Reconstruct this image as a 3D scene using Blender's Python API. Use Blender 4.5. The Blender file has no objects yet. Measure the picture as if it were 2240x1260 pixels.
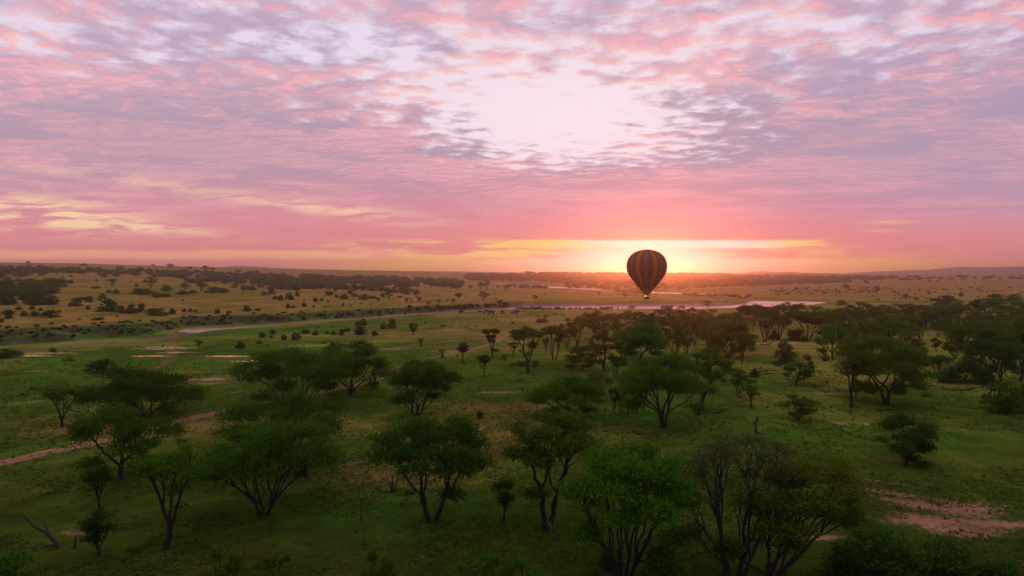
import bpy, math, random
import numpy as np
from mathutils import Vector

# ------------------------------------------------------------------ camera
SC = bpy.context.scene
COL = SC.collection
CAM_H = 28.0            # drone height above the near river bank
F = 1513.0              # focal length in photo pixels (2240 wide)
HX, HY = 1120.0, 598.0  # true horizon row / central column of the photograph
cd = bpy.data.cameras.new('camera')
cam = bpy.data.objects.new('camera', cd)
COL.objects.link(cam)
cam.location = (0, 0, CAM_H)
cam.rotation_euler = (math.radians(90), 0, 0)
cd.sensor_width = 36.0
cd.lens = 36.0 * F / 2240.0
cd.shift_y = -(630.0 - HY) / 2240.0
cd.clip_end = 30000
cd.clip_start = 0.5
SC.camera = cam

# ------------------------------------------------------------------ exposure, render
SC.view_settings.view_transform = 'Standard'
SC.view_settings.look = 'None'
SC.view_settings.exposure = 0.0
SC.view_settings.gamma = 1.0
SC.render.engine = 'CYCLES'
cy = SC.cycles
cy.use_denoising = True
try:
    cy.denoiser = 'OPENIMAGEDENOISE'
    cy.denoising_input_passes = 'RGB_ALBEDO_NORMAL'
    cy.denoising_prefilter = 'ACCURATE'
except Exception:
    pass
cy.max_bounces = 6
cy.diffuse_bounces = 2
cy.glossy_bounces = 2
cy.transmission_bounces = 4
cy.transparent_max_bounces = 6
cy.volume_bounces = 0
cy.caustics_reflective = False
cy.caustics_refractive = False
cy.sample_clamp_indirect = 4.0
SC.render.film_transparent = False

# ------------------------------------------------------------------ node helpers
class K:
    """a socket (or a plain number) that can be used in expressions"""
    def __init__(s, nt, v): s.nt = nt; s.v = v
    def _m(s, op, *a, clamp=False):
        n = s.nt.nodes.new('ShaderNodeMath'); n.operation = op; n.use_clamp = clamp
        for i, x in enumerate((s,) + a):
            x = x.v if isinstance(x, K) else x
            if isinstance(x, (int, float)): n.inputs[i].default_value = x
            else: s.nt.links.new(x, n.inputs[i])
        return K(s.nt, n.outputs[0])
    def __add__(s, o): return s._m('ADD', o)
    __radd__ = __add__
    def __sub__(s, o): return s._m('SUBTRACT', o)
    def __rsub__(s, o): return K(s.nt, o)._m('SUBTRACT', s)
    def __mul__(s, o): return s._m('MULTIPLY', o)
    __rmul__ = __mul__
    def __truediv__(s, o): return s._m('DIVIDE', o)
    def __rtruediv__(s, o): return K(s.nt, o)._m('DIVIDE', s)
    def mn(s, o): return s._m('MINIMUM', o)
    def mx(s, o): return s._m('MAXIMUM', o)
    def pw(s, o): return s._m('POWER', o)
    def clamp(s): return s._m('ADD', 0.0, clamp=True)
    def ex(s): return s._m('EXPONENT')
def sstep(x, a, b, lo=0.0, hi=1.0):
    n = x.nt.nodes.new('ShaderNodeMapRange'); n.interpolation_type = 'SMOOTHSTEP'
    x.nt.links.new(x.v, n.inputs['Value'])
    for k, q in (('From Min', a), ('From Max', b), ('To Min', lo), ('To Max', hi)):
        if isinstance(q, K): x.nt.links.new(q.v, n.inputs[k])
        else: n.inputs[k].default_value = q
    return K(x.nt, n.outputs['Result'])
def mixc(nt, f, a, b, mode='MIX'):
    n = nt.nodes.new('ShaderNodeMix'); n.data_type = 'RGBA'; n.blend_type = mode; n.clamp_factor = True
    for i, x in ((0, f), (6, a), (7, b)):
        x = x.v if isinstance(x, K) else x
        if isinstance(x, (int, float)): n.inputs[i].default_value = x
        elif isinstance(x, (tuple, list)): n.inputs[i].default_value = (*x, 1.0)
        else: nt.links.new(x, n.inputs[i])
    return K(nt, n.outputs[2])
def comb(nt, x, y, z):
    n = nt.nodes.new('ShaderNodeCombineXYZ')
    for i, q in enumerate((x, y, z)):
        if isinstance(q, K): nt.links.new(q.v, n.inputs[i])
        else: n.inputs[i].default_value = q
    return K(nt, n.outputs[0])
def noise(nt, vec, scale, detail=4.0, rough=0.5, dist=0.0, lac=2.0):
    n = nt.nodes.new('ShaderNodeTexNoise'); n.noise_dimensions = '3D'
    if vec is not None: nt.links.new(vec.v, n.inputs['Vector'])
    n.inputs['Scale'].default_value = scale; n.inputs['Detail'].default_value = detail
    n.inputs['Roughness'].default_value = rough; n.inputs['Distortion'].default_value = dist
    n.inputs['Lacunarity'].default_value = lac
    return K(nt, n.outputs['Fac'])

# ------------------------------------------------------------------ sky
SUN_AZ = math.atan((1418.0 - HX) / F)
SUN_EL = math.radians(0.8)
W = bpy.data.worlds.new('World'); SC.world = W; W.use_nodes = True
nt = W.node_tree; nt.nodes.clear()
tc = nt.nodes.new('ShaderNodeTexCoord')
sep = nt.nodes.new('ShaderNodeSeparateXYZ'); nt.links.new(tc.outputs['Generated'], sep.inputs[0])
dx, dy, dz = (K(nt, sep.outputs[i]) for i in range(3))
az = dx._m('ARCTAN2', dy)
azc = az.mx(-1.15).mn(1.15)
hor = (dx * dx + dy * dy)._m('SQRT').mx(1e-4)
u = azc._m('TANGENT') * F + HX                      # bearing, in 1/1513 tangent units from due east
v = HY - (dz.mx(0.0) / hor) / azc._m('COSINE') * F  # height above the horizon in the same units
def blob(cx, cy_, rx, ry, rot=0.0):
    a = (u - cx); b = (v - cy_)
    if rot:
        c, s_ = math.cos(math.radians(rot)), math.sin(math.radians(rot))
        a, b = a * c + b * s_, b * c - a * s_
    a = a / rx; b = b / ry
    return ((a * a + b * b) * -1.0).ex()
den = dz.mx(0.0) + 0.03
px, py = dx / den, dy / den
ca, sa = math.cos(math.radians(14)), math.sin(math.radians(14))
SX, SY = 1.0, 1.0
qx = (px * ca + py * sa) * SX; qy = (py * ca - px * sa) * SY     # cloud streets
P = comb(nt, qx, qy, 0.3)
n_big = noise(nt, P, 0.55, 2.0, 0.5)
n1 = noise(nt, P, 6.2, 6.0, 0.57, 0.1)
sdx, sdy = math.sin(SUN_AZ), math.cos(SUN_AZ)
P2 = comb(nt, qx + 0.045 * (sdx * ca + sdy * sa) * SX, qy + 0.045 * (sdy * ca - sdx * sa) * SY, 0.3)
n1b = noise(nt, P2, 6.2, 5.0, 0.55, 0.1)
n_pink = noise(nt, comb(nt, qx, qy, 5.0), 1.5, 3.0, 0.55)
n_fine = noise(nt, comb(nt, u * 0.0025, v * 0.02, 2.0), 3.0, 6.0, 0.6, 0.4)

# cover of the cloud deck: thick on both sides and low down, torn open in the centre and overhead
thick = (0.40 + 0.26 * blob(230, 330, 520, 140, 8) + 0.24 * blob(2050, 330, 560, 150, -8)
         + 0.42 * sstep(v, 350.0, 440.0) - 0.24 * sstep(v, 230.0, 60.0)
         - (0.16 + 0.62 * n_pink) * blob(1235, 262, 235, 88, -4) - 0.38 * blob(1200, 235, 420, 125, 6)
         - 0.16 * blob(820, 130, 330, 60, 14) - 0.14 * blob(1500, 330, 330, 50, -10)
         - 0.10 * blob(100, 110, 400, 50, 12) - 0.10 * blob(1750, 60, 300, 60, 0))
streak_l = sstep(n_fine, 0.40, 0.60) * (blob(90, 468, 230, 38, 6) * 1.3 + blob(760, 462, 190, 18, 6) * 0.55
                                      + blob(350, 500, 200, 12, 6)*0.5 + blob(420, 415, 420, 16, 8)*0.4)
dens = (n1 - 0.5) * 1.6 + (n_big - 0.5) * 0.45 + thick + 0.36
cover = sstep(dens, -0.04, 0.92)
rel = ((n1 - n1b) * 6.0 + 0.5)                # lit flank of each puff
near_sun = blob(1418, 585, 420, 60)
sun_wide = blob(1418, 600, 1100, 230)

clear = mixc(nt, blob(1235, 262, 480, 200), (0.80, 0.70, 0.87), (0.95, 0.79, 0.86))
clear = mixc(nt, sstep(v, 330.0, 460.0), clear, (0.98, 0.66, 0.62))
mauve = mixc(nt, sstep(v, 60.0, 330.0), (0.51, 0.39, 0.53), (0.46, 0.32, 0.42))
mauve = mixc(nt, sstep(v, 335.0, 510.0), mauve, (0.72, 0.27, 0.33))
mauve = mixc(nt, sstep(v, 470.0, 585.0), mauve, (0.76, 0.26, 0.26))
mauve = mixc(nt, sun_wide * sstep(v, 430.0, 530.0) * 0.35, mauve, (0.80, 0.22, 0.18))
mauve = mixc(nt, sstep(u, 1500.0, 2300.0) * sstep(v, 540.0, 400.0) * 0.6, mauve, (0.42, 0.32, 0.47))
pink = mixc(nt, sstep(v, 200.0, 420.0), (0.96, 0.46, 0.49), (0.93, 0.42, 0.45))
edge = (0.98, 0.66, 0.62)
pk = (sstep(rel, 0.3, 1.25) * sstep(n_pink, 0.32, 0.6) * 0.75 + sstep(n_pink, 0.40, 0.66) * 0.58).mn(1.0) * sstep(v, 520.0, 380.0, 0.1, 1.0)
pk = pk * (1.0 - 0.6 * blob(350, 315, 520, 95, 5) - 0.6 * blob(2020, 330, 430, 120))
body = mixc(nt, pk * 0.85, mauve, pink)
rim = mixc(nt, sstep(cover, 0.15, 0.85), mixc(nt, pk, clear, edge), body)
sky = mixc(nt, sstep(cover, 0.02, 0.45), clear, rim)
sky = mixc(nt, (streak_l * sstep(v, 560.0, 500.0)).clamp(), sky, (1.0, 0.66, 0.42))

# the open strips over the horizon
wob = (n_fine - 0.5)
yy = v + wob * 16.0
glow_c = mixc(nt, blob(1418, 580, 330, 60), (1.0, 0.54, 0.06), (0.86, 0.66, 0.82))
glow_c = mixc(nt, sstep(u._m('SUBTRACT', 1418.0)._m('ABSOLUTE'), 480.0, 1150.0), glow_c, (1.0, 0.44, 0.20))
low = sstep(yy, 561.0 + 0.0, 570.0) * sstep(u._m('SUBTRACT', 1418.0)._m('ABSOLUTE'), 900.0, 250.0)
low2 = sstep(yy, 572.0, 592.0) * sstep(u._m('SUBTRACT', 1400.0)._m('ABSOLUTE'), 1300.0, 500.0)
up = sstep(v + wob * 5.0, 522.0, 529.0) * sstep(v + wob * 26.0 + (u - 1400.0)._m('ABSOLUTE') * 0.010, 549.0, 541.0) * sstep(u + wob * 260.0, 1000.0, 1180.0) * sstep(u + wob * 200.0, 1850.0, 1760.0)
mid = sstep(v, 540.0, 548.0) * sstep(v, 572.0, 560.0) * blob(1400, 556, 170, 60) * 1.4
lband = sstep(yy, 543.0, 552.0) * sstep(yy, 572.0, 562.0) * sstep(u, 1100.0, 700.0) * 0.8
sr = blob(1950, 486, 60, 4) + blob(1930, 505, 40, 4) * 0.7 + blob(1560, 552, 420, 3.0) * 0.2
m_all = (low + low2 * 0.95 + mid).mn(1.0)
up_c = mixc(nt, sstep(u, 1180.0, 1380.0) * sstep(u + wob * 200.0, 1790.0, 1560.0), (1.0, 0.66, 0.20), (0.93, 0.76, 0.74))
strk = sstep(n_fine, 0.46, 0.58) * sstep(v, 515.0, 535.0) * sstep(v, 578.0, 562.0) * (blob(1120, 545, 360, 40) + blob(1650, 553, 300, 14) * 0.5)
sky = mixc(nt, (near_sun * 0.18), sky, (1.0, 0.38, 0.16))
sky = mixc(nt, lband + sr * 0.7, sky, (1.0, 0.46, 0.28))
sky = mixc(nt, strk, sky, (1.0, 0.66, 0.22))
sky = mixc(nt, m_all, sky, glow_c)
sky = mixc(nt, up.mn(1.0), sky, up_c)
# behind the camera the dawn sky is still dim
nish = nt.nodes.new('ShaderNodeTexSky'); nish.sky_type = 'NISHITA'; nish.sun_disc = False
nish.sun_elevation = SUN_EL; nish.sun_rotation = SUN_AZ; nish.dust_density = 2.0
dim = mixc(nt, 0.75, nish.outputs[0], (1.6, 1.3, 2.0))
dimn = nt.nodes.new('ShaderNodeVectorMath'); dimn.operation = 'SCALE'
nt.links.new(dim.v, dimn.inputs[0]); dimn.inputs['Scale'].default_value = 0.22
back = sstep(az._m('ABSOLUTE'), 1.1, 1.9) * (1.0 - sstep(dz, 0.55, 0.9))
sky = mixc(nt, back, sky, K(nt, dimn.outputs[0]))
sky = mixc(nt, sstep(dz, 0.0, -0.02), sky, (0.03, 0.03, 0.02))
bg = nt.nodes.new('ShaderNodeBackground'); nt.links.new(sky.v, bg.inputs['Color'])
bg.inputs['Strength'].default_value = 1.0
out = nt.nodes.new('ShaderNodeOutputWorld'); nt.links.new(bg.outputs[0], out.inputs['Surface'])
W.cycles.sampling_method = 'MANUAL'; W.cycles.sample_map_resolution = 1024

# ------------------------------------------------------------------ sun
sl = bpy.data.lights.new('sun', 'SUN'); sl.energy = 0.85; sl.angle = math.radians(1.2)
sl.color = (1.0, 0.25, 0.08)
so = bpy.data.objects.new('sun', sl); COL.objects.link(so)
sd = Vector((math.sin(SUN_AZ) * math.cos(SUN_EL), math.cos(SUN_AZ) * math.cos(SUN_EL), math.sin(SUN_EL)))
so.rotation_euler = sd.to_track_quat('Z', 'Y').to_euler()
so.location = (200, 900, 120)

# ------------------------------------------------------------------ numpy helpers
def vnoise(x, y, seed=0):
    """smooth 2-D value noise, 0..1"""
    x = np.asarray(x, float); y = np.asarray(y, float)
    xi = np.floor(x).astype(np.int64); yi = np.floor(y).astype(np.int64)
    fx = x - xi; fy = y - yi
    fx = fx * fx * (3 - 2 * fx); fy = fy * fy * (3 - 2 * fy)
    def h(a, b):
        n = (a * 374761393 + b * 668265263 + seed * 1442695041) & 0xffffffff
        n = ((n ^ (n >> 13)) * 1274126177) & 0xffffffff
        return ((n ^ (n >> 16)) & 0xffff) / 65535.0
    return (h(xi, yi) * (1 - fx) * (1 - fy) + h(xi + 1, yi) * fx * (1 - fy)
            + h(xi, yi + 1) * (1 - fx) * fy + h(xi + 1, yi + 1) * fx * fy)
def fbm(x, y, octv=4, seed=0, gain=0.5):
    t = 0; a = 1; s = 0
    for k in range(octv):
        t = t + a * vnoise(x * 2 ** k + 17.3 * k, y * 2 ** k + 9.1 * k, seed + k); s += a; a *= gain
    return t / s
def ss(x, a, b):
    t = np.clip((np.asarray(x, float) - a) / (b - a), 0, 1)
    return t * t * (3 - 2 * t)
def interp(x, pts):
    return np.interp(x, [p[0] for p in pts], [p[1] for p in pts])

# ------------------------------------------------------------------ the lie of the land
# bearings are given as the photo column (HX + F*x/y); depths in metres along +Y
WATER_Z = -0.4
FOOT = [(-900, 830), (-400, 792), (-200, 775), (0, 760), (200, 745), (330, 734), (400, 716), (470, 714), (600, 708), (700, 701.5), (800, 694),
        (900, 686.5), (1000, 680), (1060, 677), (1110, 672.5), (1200, 670.5), (1300, 669), (1400, 668.5), (1500, 668), (1580, 667), (1625, 665.5),
        (1643, 662), (1652, 655), (1700, 654.5), (1800, 657), (1900, 661), (3200, 661)]
LIP = [(-900, 10), (0, 34), (300, 26), (600, 18), (900, 14), (1100, 12), (1600, 9), (3200, 9)]
BANK = [(-900, 3.6), (300, 3.6), (800, 3.8), (1100, 3.4), (1300, 3.0), (1600, 2.6), (1640, 1.2), (1665, 0.15), (1900, 0.1), (3200, 0.1)]
SKYL = [(-900, 572), (-300, 572), (0, 574), (170, 576), (330, 581), (500, 585.5), (700, 591), (900, 594), (1100, 596.5), (1300, 598),
        (1600, 599.5), (1850, 601), (2240, 601), (3200, 601)]
PEAK = [(-900, 1500), (0, 1500), (500, 1900), (900, 2500), (1300, 3000), (1850, 3200), (2240, 3000), (3200, 3000)]
POW = [(-900, 1.05), (300, 1.1), (700, 1.7), (1000, 3.0), (1300, 3.2), (1650, 2.4), (1900, 1.8), (3200, 1.6)]
def colrow(x, y, z):
    yy_ = np.maximum(y, 1e-3)
    return HX + F * x / yy_, HY + F * (CAM_H - z) / yy_
def bearing(x, y):
    a = np.clip(np.arctan2(x, y), -0.93, 0.93)
    r = np.hypot(x, y)
    return HX + F * np.tan(a), r * np.cos(a)
def foot_depth(c):
    return (CAM_H - WATER_Z) * F / (interp(c, FOOT) - HY)
def in_poly(x, y, poly):
    n = len(poly); ins = np.zeros(np.shape(x), bool); j = n - 1
    for i in range(n):
        xi, yi = poly[i]; xj, yj = poly[j]
        if yi != yj:
            ins ^= ((yi > y) != (yj > y)) & (x < (xj - xi) * (y - yi) / (yj - yi) + xi)
        j = i
    return ins
def seg_dist(x, y, pts):
    d = np.full(np.shape(x), 1e9)
    for (x0, y0), (x1, y1) in zip(pts[:-1], pts[1:]):
        ex, ey = x1 - x0, y1 - y0
        t = np.clip(((x - x0) * ex + (y - y0) * ey) / (ex * ex + ey * ey + 1e-9), 0, 1)
        d = np.minimum(d, np.hypot(x - x0 - t * ex, y - y0 - t * ey))
    return d
def flat(cx, ry, z):
    """photo column/row of a point on the level z -> x, y in metres"""
    y = (CAM_H - z) * F / (ry - HY); return ((cx - HX) / F * y, y)
# the river: outline of the open water on the near reach, walked round
RIV = [(395, 726), (402, 720), (440, 719), (500, 717.0), (560, 712.8), (640, 707.8), (760, 698.8), (860, 690.5), (960, 683), (1040, 679), (1085, 677), (1112, 673),
       (1200, 670.5), (1300, 669), (1400, 668.5), (1500, 668.6), (1560, 669.5), (1610, 668), (1640, 663), (1628, 656.5),
       (1640, 654), (1700, 656), (1780, 659), (1808, 662), (1780, 665.5), (1730, 670), (1660, 672), (1600, 673.5), (1540, 675), (1400, 675.6),
       (1280, 675.6), (1180, 674.5), (1130, 675.0), (1098, 678.2), (1050, 680.6), (1000, 682.6), (950, 686), (880, 691.2), (800, 697), (700, 704.6), (600, 711.8),
       (520, 718), (450, 724), (430, 728)]
RIVW = [flat(a, b, WATER_Z) for a, b in RIV]
SLUGW = [flat(a, b, WATER_Z) for a, b in [(-700, 832), (-300, 796), (0, 771), (150, 759.5), (300, 747), (395, 732), (430, 728), (400, 738), (310, 748.4), (150, 761), (0, 773), (-300, 798.5), (-700, 836)]]
FARZ = 1.2
FAR1 = [flat(a, b, FARZ) for a, b in [(1028, 617), (1060, 616.8), (1100, 619.5), (1150, 622.5), (1190, 626), (1240, 628.2), (1300, 631), (1345, 633.6), (1400, 636.5), (1440, 638.5),
        (1480, 640.5), (1540, 643), (1600, 645.5), (1650, 649), (1600, 647.8), (1540, 645.8), (1480, 642.5), (1430, 641), (1390, 639.2), (1340, 636), (1290, 634), (1240, 631), (1190, 628.6), (1140, 625), (1090, 621.5), (1050, 619)]]
def poly_signed(x, y, poly):
    d = seg_dist(x, y, poly + [poly[0]])
    return np.where(in_poly(x, y, poly), -d, d)
def height(x, y):
    x = np.asarray(x, float); y = np.asarray(y, float)
    c, D = bearing(x, y)
    fd = foot_depth(c)
    und = (fbm(x / 38, y / 38, 3, 5) - 0.5) * 1.1 + (fbm(x / 9, y / 9, 2, 9) - 0.5) * 0.22
    und = und * np.where(D < fd, ss(fd - D, 25, 170), ss(D - fd, 4, 60)) * (1 - 0.6 * ss(D, 600, 1500))
    lip = interp(c, LIP); bank = interp(c, BANK)
    rough = (fbm(x / 7, y / 7, 3, 21) - 0.5)
    t = ss((D - fd) + rough * lip * 0.5, 1.0, lip)
    up_ = bank * t * (1 - 0.45 * ss(D, 1000, 2100) * ss(c, 700, 1100))
    pk = interp(c, PEAK); sk = interp(c, SKYL)
    zpk = CAM_H + (HY - sk) / F * pk
    base = fd + lip
    s = np.clip((D - base) / (pk - base), 0, 1)
    hill = (zpk - bank) * s ** interp(c, POW)
    far = np.maximum(D - pk, 0) * np.minimum((HY - sk) / F * 0.7, 0.0) * 0
    z = np.where(D < fd, 0.0, up_ + hill + far)
    z = z + und + (fbm(x / 160, y / 160, 2, 31) - 0.5) * 6.0 * ss(D, fd + 60, fd + 500) * ss(D, pk * 1.0, pk * 0.6)
    near = np.hypot(x, y) < 760
    if np.any(near):
        zz = z[near]; xn = x[near]; yn = y[near]
        d = poly_signed(xn, yn, RIVW)
        lo = WATER_Z - 0.55 + 0.5 * ss(d, -1.5, 0.6)
        k = ss(d, 0.0, 7.0 + 15.0 * ss(c[near], 950, 1150))
        zz = np.where(d < 0.6, np.minimum(lo, zz), (WATER_Z + 0.06) * (1 - k) + zz * k)
        z = z.copy(); z[near] = zz
    fr = (D > 780) & (D < 2600) & (c > 950) & (c < 1700)
    if np.any(fr):
        d = poly_signed(x[fr], y[fr], FAR1)
        k = ss(d, 2.0, 60.0); z = z.copy()
        zf = z[fr]
        z[fr] = np.where(d < 2, FARZ - 0.5, (FARZ + 0.15) * (1 - k) + zf * k)
    return z
_DS = np.concatenate([np.exp(np.linspace(math.log(30), math.log(6500), 1500))])
def spot(cx, ry):
    """where the sight line of a photo column/row meets the ground"""
    X = (cx - HX) / F * _DS
    zr = CAM_H - (ry - HY) / F * _DS
    zg = height(X, _DS)
    below = np.nonzero(zg >= zr)[0]
    i = int(below[0]) if len(below) else len(_DS) - 1
    if i == 0: D = _DS[0]
    else:
        a, b = zr[i - 1] - zg[i - 1], zr[i] - zg[i]
        D = _DS[i - 1] + (_DS[i] - _DS[i - 1]) * (a / (a - b) if a != b else 1.0)
    x = (cx - HX) / F * D
    return x, D, float(height(np.array([x]), np.array([D]))[0])

# ------------------------------------------------------------------ materials
def new_mat(name):
    m = bpy.data.materials.new(name); m.use_nodes = True
    t = m.node_tree; t.nodes.clear()
    o = t.nodes.new('ShaderNodeOutputMaterial')
    return m, t, o
def plain(name, col, rough=0.7, metal=0.0, var=0.12, scale=4.0, emit=None):
    m, t, o = new_mat(name)
    b = t.nodes.new('ShaderNodeBsdfPrincipled')
    g = t.nodes.new('ShaderNodeNewGeometry')
    nz = noise(t, K(t, g.outputs['Position']), scale, 3.0)
    c = mixc(t, nz, tuple(q * (1 - var) for q in col), tuple(min(1, q * (1 + var)) for q in col))
    t.links.new(c.v, b.inputs['Base Color'])
    b.inputs['Roughness'].default_value = rough; b.inputs['Metallic'].default_value = metal
    if emit:
        b.inputs['Emission Color'].default_value = (*emit[0], 1); b.inputs['Emission Strength'].default_value = emit[1]
    t.links.new(b.outputs[0], o.inputs['Surface'])
    return m
def leaf_mat(name, tr=0.45):
    m, t, o = new_mat(name)
    oi = t.nodes.new('ShaderNodeObjectInfo'); g = t.nodes.new('ShaderNodeNewGeometry')
    rnd = K(t, g.outputs['Random Per Island'])
    cl = noise(t, K(t, g.outputs['Position']), 0.9, 2.0)
    col = K(t, oi.outputs['Color'])
    k = 1.0 + rnd * 0.9 + (cl - 0.5) * 1.6
    sc = t.nodes.new('ShaderNodeVectorMath'); sc.operation = 'SCALE'
    t.links.new(col.v, sc.inputs[0]); t.links.new(k.v, sc.inputs['Scale'])
    warm = mixc(t, sstep(rnd, 0.85, 1.0) * 0.2, K(t, sc.outputs[0]), (0.10, 0.10, 0.01))
    d = t.nodes.new('ShaderNodeBsdfDiffuse'); t.links.new(warm.v, d.inputs['Color'])
    l = t.nodes.new('ShaderNodeBsdfTranslucent')
    wt = mixc(t, 0.25, warm, (0.12, 0.16, 0.01), 'MIX')
    t.links.new(wt.v, l.inputs['Color'])
    mx = t.nodes.new('ShaderNodeMixShader'); mx.inputs[0].default_value = tr
    t.links.new(d.outputs[0], mx.inputs[1]); t.links.new(l.outputs[0], mx.inputs[2])
    t.links.new(mx.outputs[0], o.inputs['Surface'])
    return m
M_LEAF = leaf_mat('acacia_leaves')
M_BARK = plain('acacia_bark', (0.022, 0.018, 0.013), 0.9, 0, 0.35, 6.0)
M_DEAD = plain('dead_wood', (0.038, 0.031, 0.025), 0.95, 0, 0.35, 6.0)
M_GRASS = leaf_mat('grass_blades', 0.35)

def mesh_np(name, verts, faces, nper, mat=None, smooth=False):
    """mesh from numpy arrays; faces is (n, nper)"""
    me = bpy.data.meshes.new(name)
    verts = np.asarray(verts, np.float32); faces = np.asarray(faces, np.int32)
    me.vertices.add(len(verts)); me.vertices.foreach_set('co', verts.ravel())
    me.loops.add(faces.size); me.loops.foreach_set('vertex_index', faces.ravel())
    me.polygons.add(len(faces))
    me.polygons.foreach_set('loop_start', np.arange(0, faces.size, nper, dtype=np.int32))
    me.polygons.foreach_set('loop_total', np.full(len(faces), nper, np.int32))
    if smooth: me.polygons.foreach_set('use_smooth', np.ones(len(faces), bool))
    me.update(); me.validate(clean_customdata=False)
    if mat: me.materials.append(mat)
    return me
def link(name, data, parent=None, loc=None, **props):
    o = bpy.data.objects.new(name, data); COL.objects.link(o)
    if parent: o.parent = parent
    if loc is not None: o.location = loc
    for k, q in props.items():
        if q is not None: o[k] = q
    return o

# ------------------------------------------------------------------ ground
azs = np.concatenate([np.linspace(-math.pi, -0.75, 60, endpoint=False), np.linspace(-0.75, 0.75, 820), np.linspace(0.75, math.pi, 61)[1:]])
rs = np.concatenate([[4, 12, 22, 32], np.exp(np.linspace(math.log(42), math.log(1200), 620)), np.exp(np.linspace(math.log(1210), math.log(6600), 120))])
NA, NR = len(azs), len(rs)
A, R = np.meshgrid(azs, rs, indexing='xy')          # rows: radius
GX, GY = (R * np.sin(A)).ravel(), (R * np.cos(A)).ravel()
GZ = height(GX, GY)
C_, D_ = bearing(GX, GY)
PC, PR = HX + F * GX / np.maximum(GY, 1), HY + F * (CAM_H - GZ) / np.maximum(GY, 1)

def patch(cx, ry, w, h, rot=0.0, z=0.0, sharp=0.35, seed=3, freq=3.0):
    """soft-edged world patch centred where the photo column/row meets level z; w, h in metres"""
    x0, y0 = flat(cx, ry, z)
    c, s = math.cos(rot), math.sin(rot)
    a = ((GX - x0) * c + (GY - y0) * s) / w; b = ((GY - y0) * c - (GX - x0) * s) / h
    sc = freq / max(w, h)
    rr = np.sqrt(a * a + b * b); out_ = np.zeros(len(GX)); k = rr < 3.2
    n = (fbm(GX[k] * sc * 2, GY[k] * sc * 2, 4, seed) - 0.5) * 2.4
    out_[k] = 1 - ss(rr[k] + n * 0.8, 1 - sharp, 1 + sharp)
    return out_
def lerp(a, b, m):
    m = np.asarray(m)[:, None]; return a * (1 - m) + np.asarray(b) * m

green = np.array([0.033, 0.064, 0.006]); lush = np.array([0.026, 0.090, 0.007]); olive = np.array([0.076, 0.094, 0.012])
tan_ = np.array([0.185, 0.130, 0.034]); tan2 = np.array([0.205, 0.118, 0.040]); soil = np.array([0.27, 0.150, 0.085]); mud = np.array([0.17, 0.105, 0.085]); dark = np.array([0.038, 0.050, 0.016])
n_a = fbm(GX / 30, GY / 30, 5, 41); n_b = fbm(GX / 90, GY / 90, 4, 51); n_c = fbm(GX / 6, GY / 6, 4, 61); n_d = fbm(GX / 14, GY / 40, 4, 71)
base = np.tile(green, (len(GX), 1))
base = lerp(base, olive, ss(n_a + (n_b - 0.5), 0.42, 0.62) * (0.30 + 0.65 * ss(D_, 80, 200)))
base *= (0.72 + 0.35 * ss(D_, 55, 110) + 0.45 * ss(D_, 100, 260))[:, None]  # near grass darkened: lusher growth plus foreground shade put into the colour
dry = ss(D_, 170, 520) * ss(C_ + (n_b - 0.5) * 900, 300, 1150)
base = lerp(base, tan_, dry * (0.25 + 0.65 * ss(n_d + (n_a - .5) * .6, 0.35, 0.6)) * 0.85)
fdv = foot_depth(C_)
beyond = ss(D_ - fdv, 15, 45)
plain_c = lerp(np.tile(tan_, (len(GX), 1)), tan2, ss(n_b, 0.35, 0.65))
plain_c = lerp(plain_c, olive * 1.2, ss(n_d * 0.6 + n_b * 0.5, 0.46, 0.64) * (0.85 - 0.45 * ss(D_, 500, 1100)))
plain_c = lerp(plain_c, olive * 1.1, (1 - ss(C_, 300, 1000)) * 0.25)
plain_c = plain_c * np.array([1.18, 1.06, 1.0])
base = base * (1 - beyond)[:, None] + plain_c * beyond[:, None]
# dark, scrubby cut bank beyond the water
bankm = ss(D_ - fdv, -1, 3) * (1 - ss(D_ - fdv, interp(C_, LIP) * 0.9, interp(C_, LIP) * 1.25)) * (1 - ss(C_, 1640, 1665))
bcol = lerp(np.tile(dark, (len(GX), 1)), mud * 0.8, ss(C_, 850, 1150))
bcol = lerp(bcol, np.array([0.06, 0.10, 0.02]), ss(n_c, 0.5, 0.68) * (1 - ss(C_, 700, 1100)) * 0.8)
bcol = lerp(bcol, mud * 1.6, ss(C_, 1050, 1300) * (1 - ss(D_ - fdv, 2, 7)))
base = base * (1 - bankm)[:, None] + bcol * bankm[:, None]
# lush grass left of the track and below the ford
for a in [(120, 830, 14, 9), (560, 725, 60, 16, 0.5), (330, 770, 24, 10), (30, 865, 20, 10), (620, 770, 22, 14), (760, 740, 26, 14), (940, 716, 22, 16),
          (90, 795, 30, 8), (1500, 905, 16, 9), (1300, 900, 14, 9), (430, 745, 20, 8), (900, 1120, 14, 7), (1890, 960, 20, 10), (1600, 700, 70, 30)]:
    base = lerp(base, lush, patch(*a, sharp=0.6) * 0.65)
# tan dry grass swells in the left middle distance
for a in [(300, 930, 20, 9), (1000, 735, 46, 20), (1080, 760, 18, 10), (1150, 712, 60, 30), (1400, 690, 110, 22), (700, 930, 10, 8), (1090, 900, 16, 9), (1750, 770, 30, 10), (1100, 960, 12, 7), (880, 1035, 9, 7), (1900, 830, 20, 7), (1700, 690, 60, 16), (2000, 640, 200, 80)]:
    base = lerp(base, tan_ * 0.9, patch(*a, sharp=0.7) * 0.55)
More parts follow.
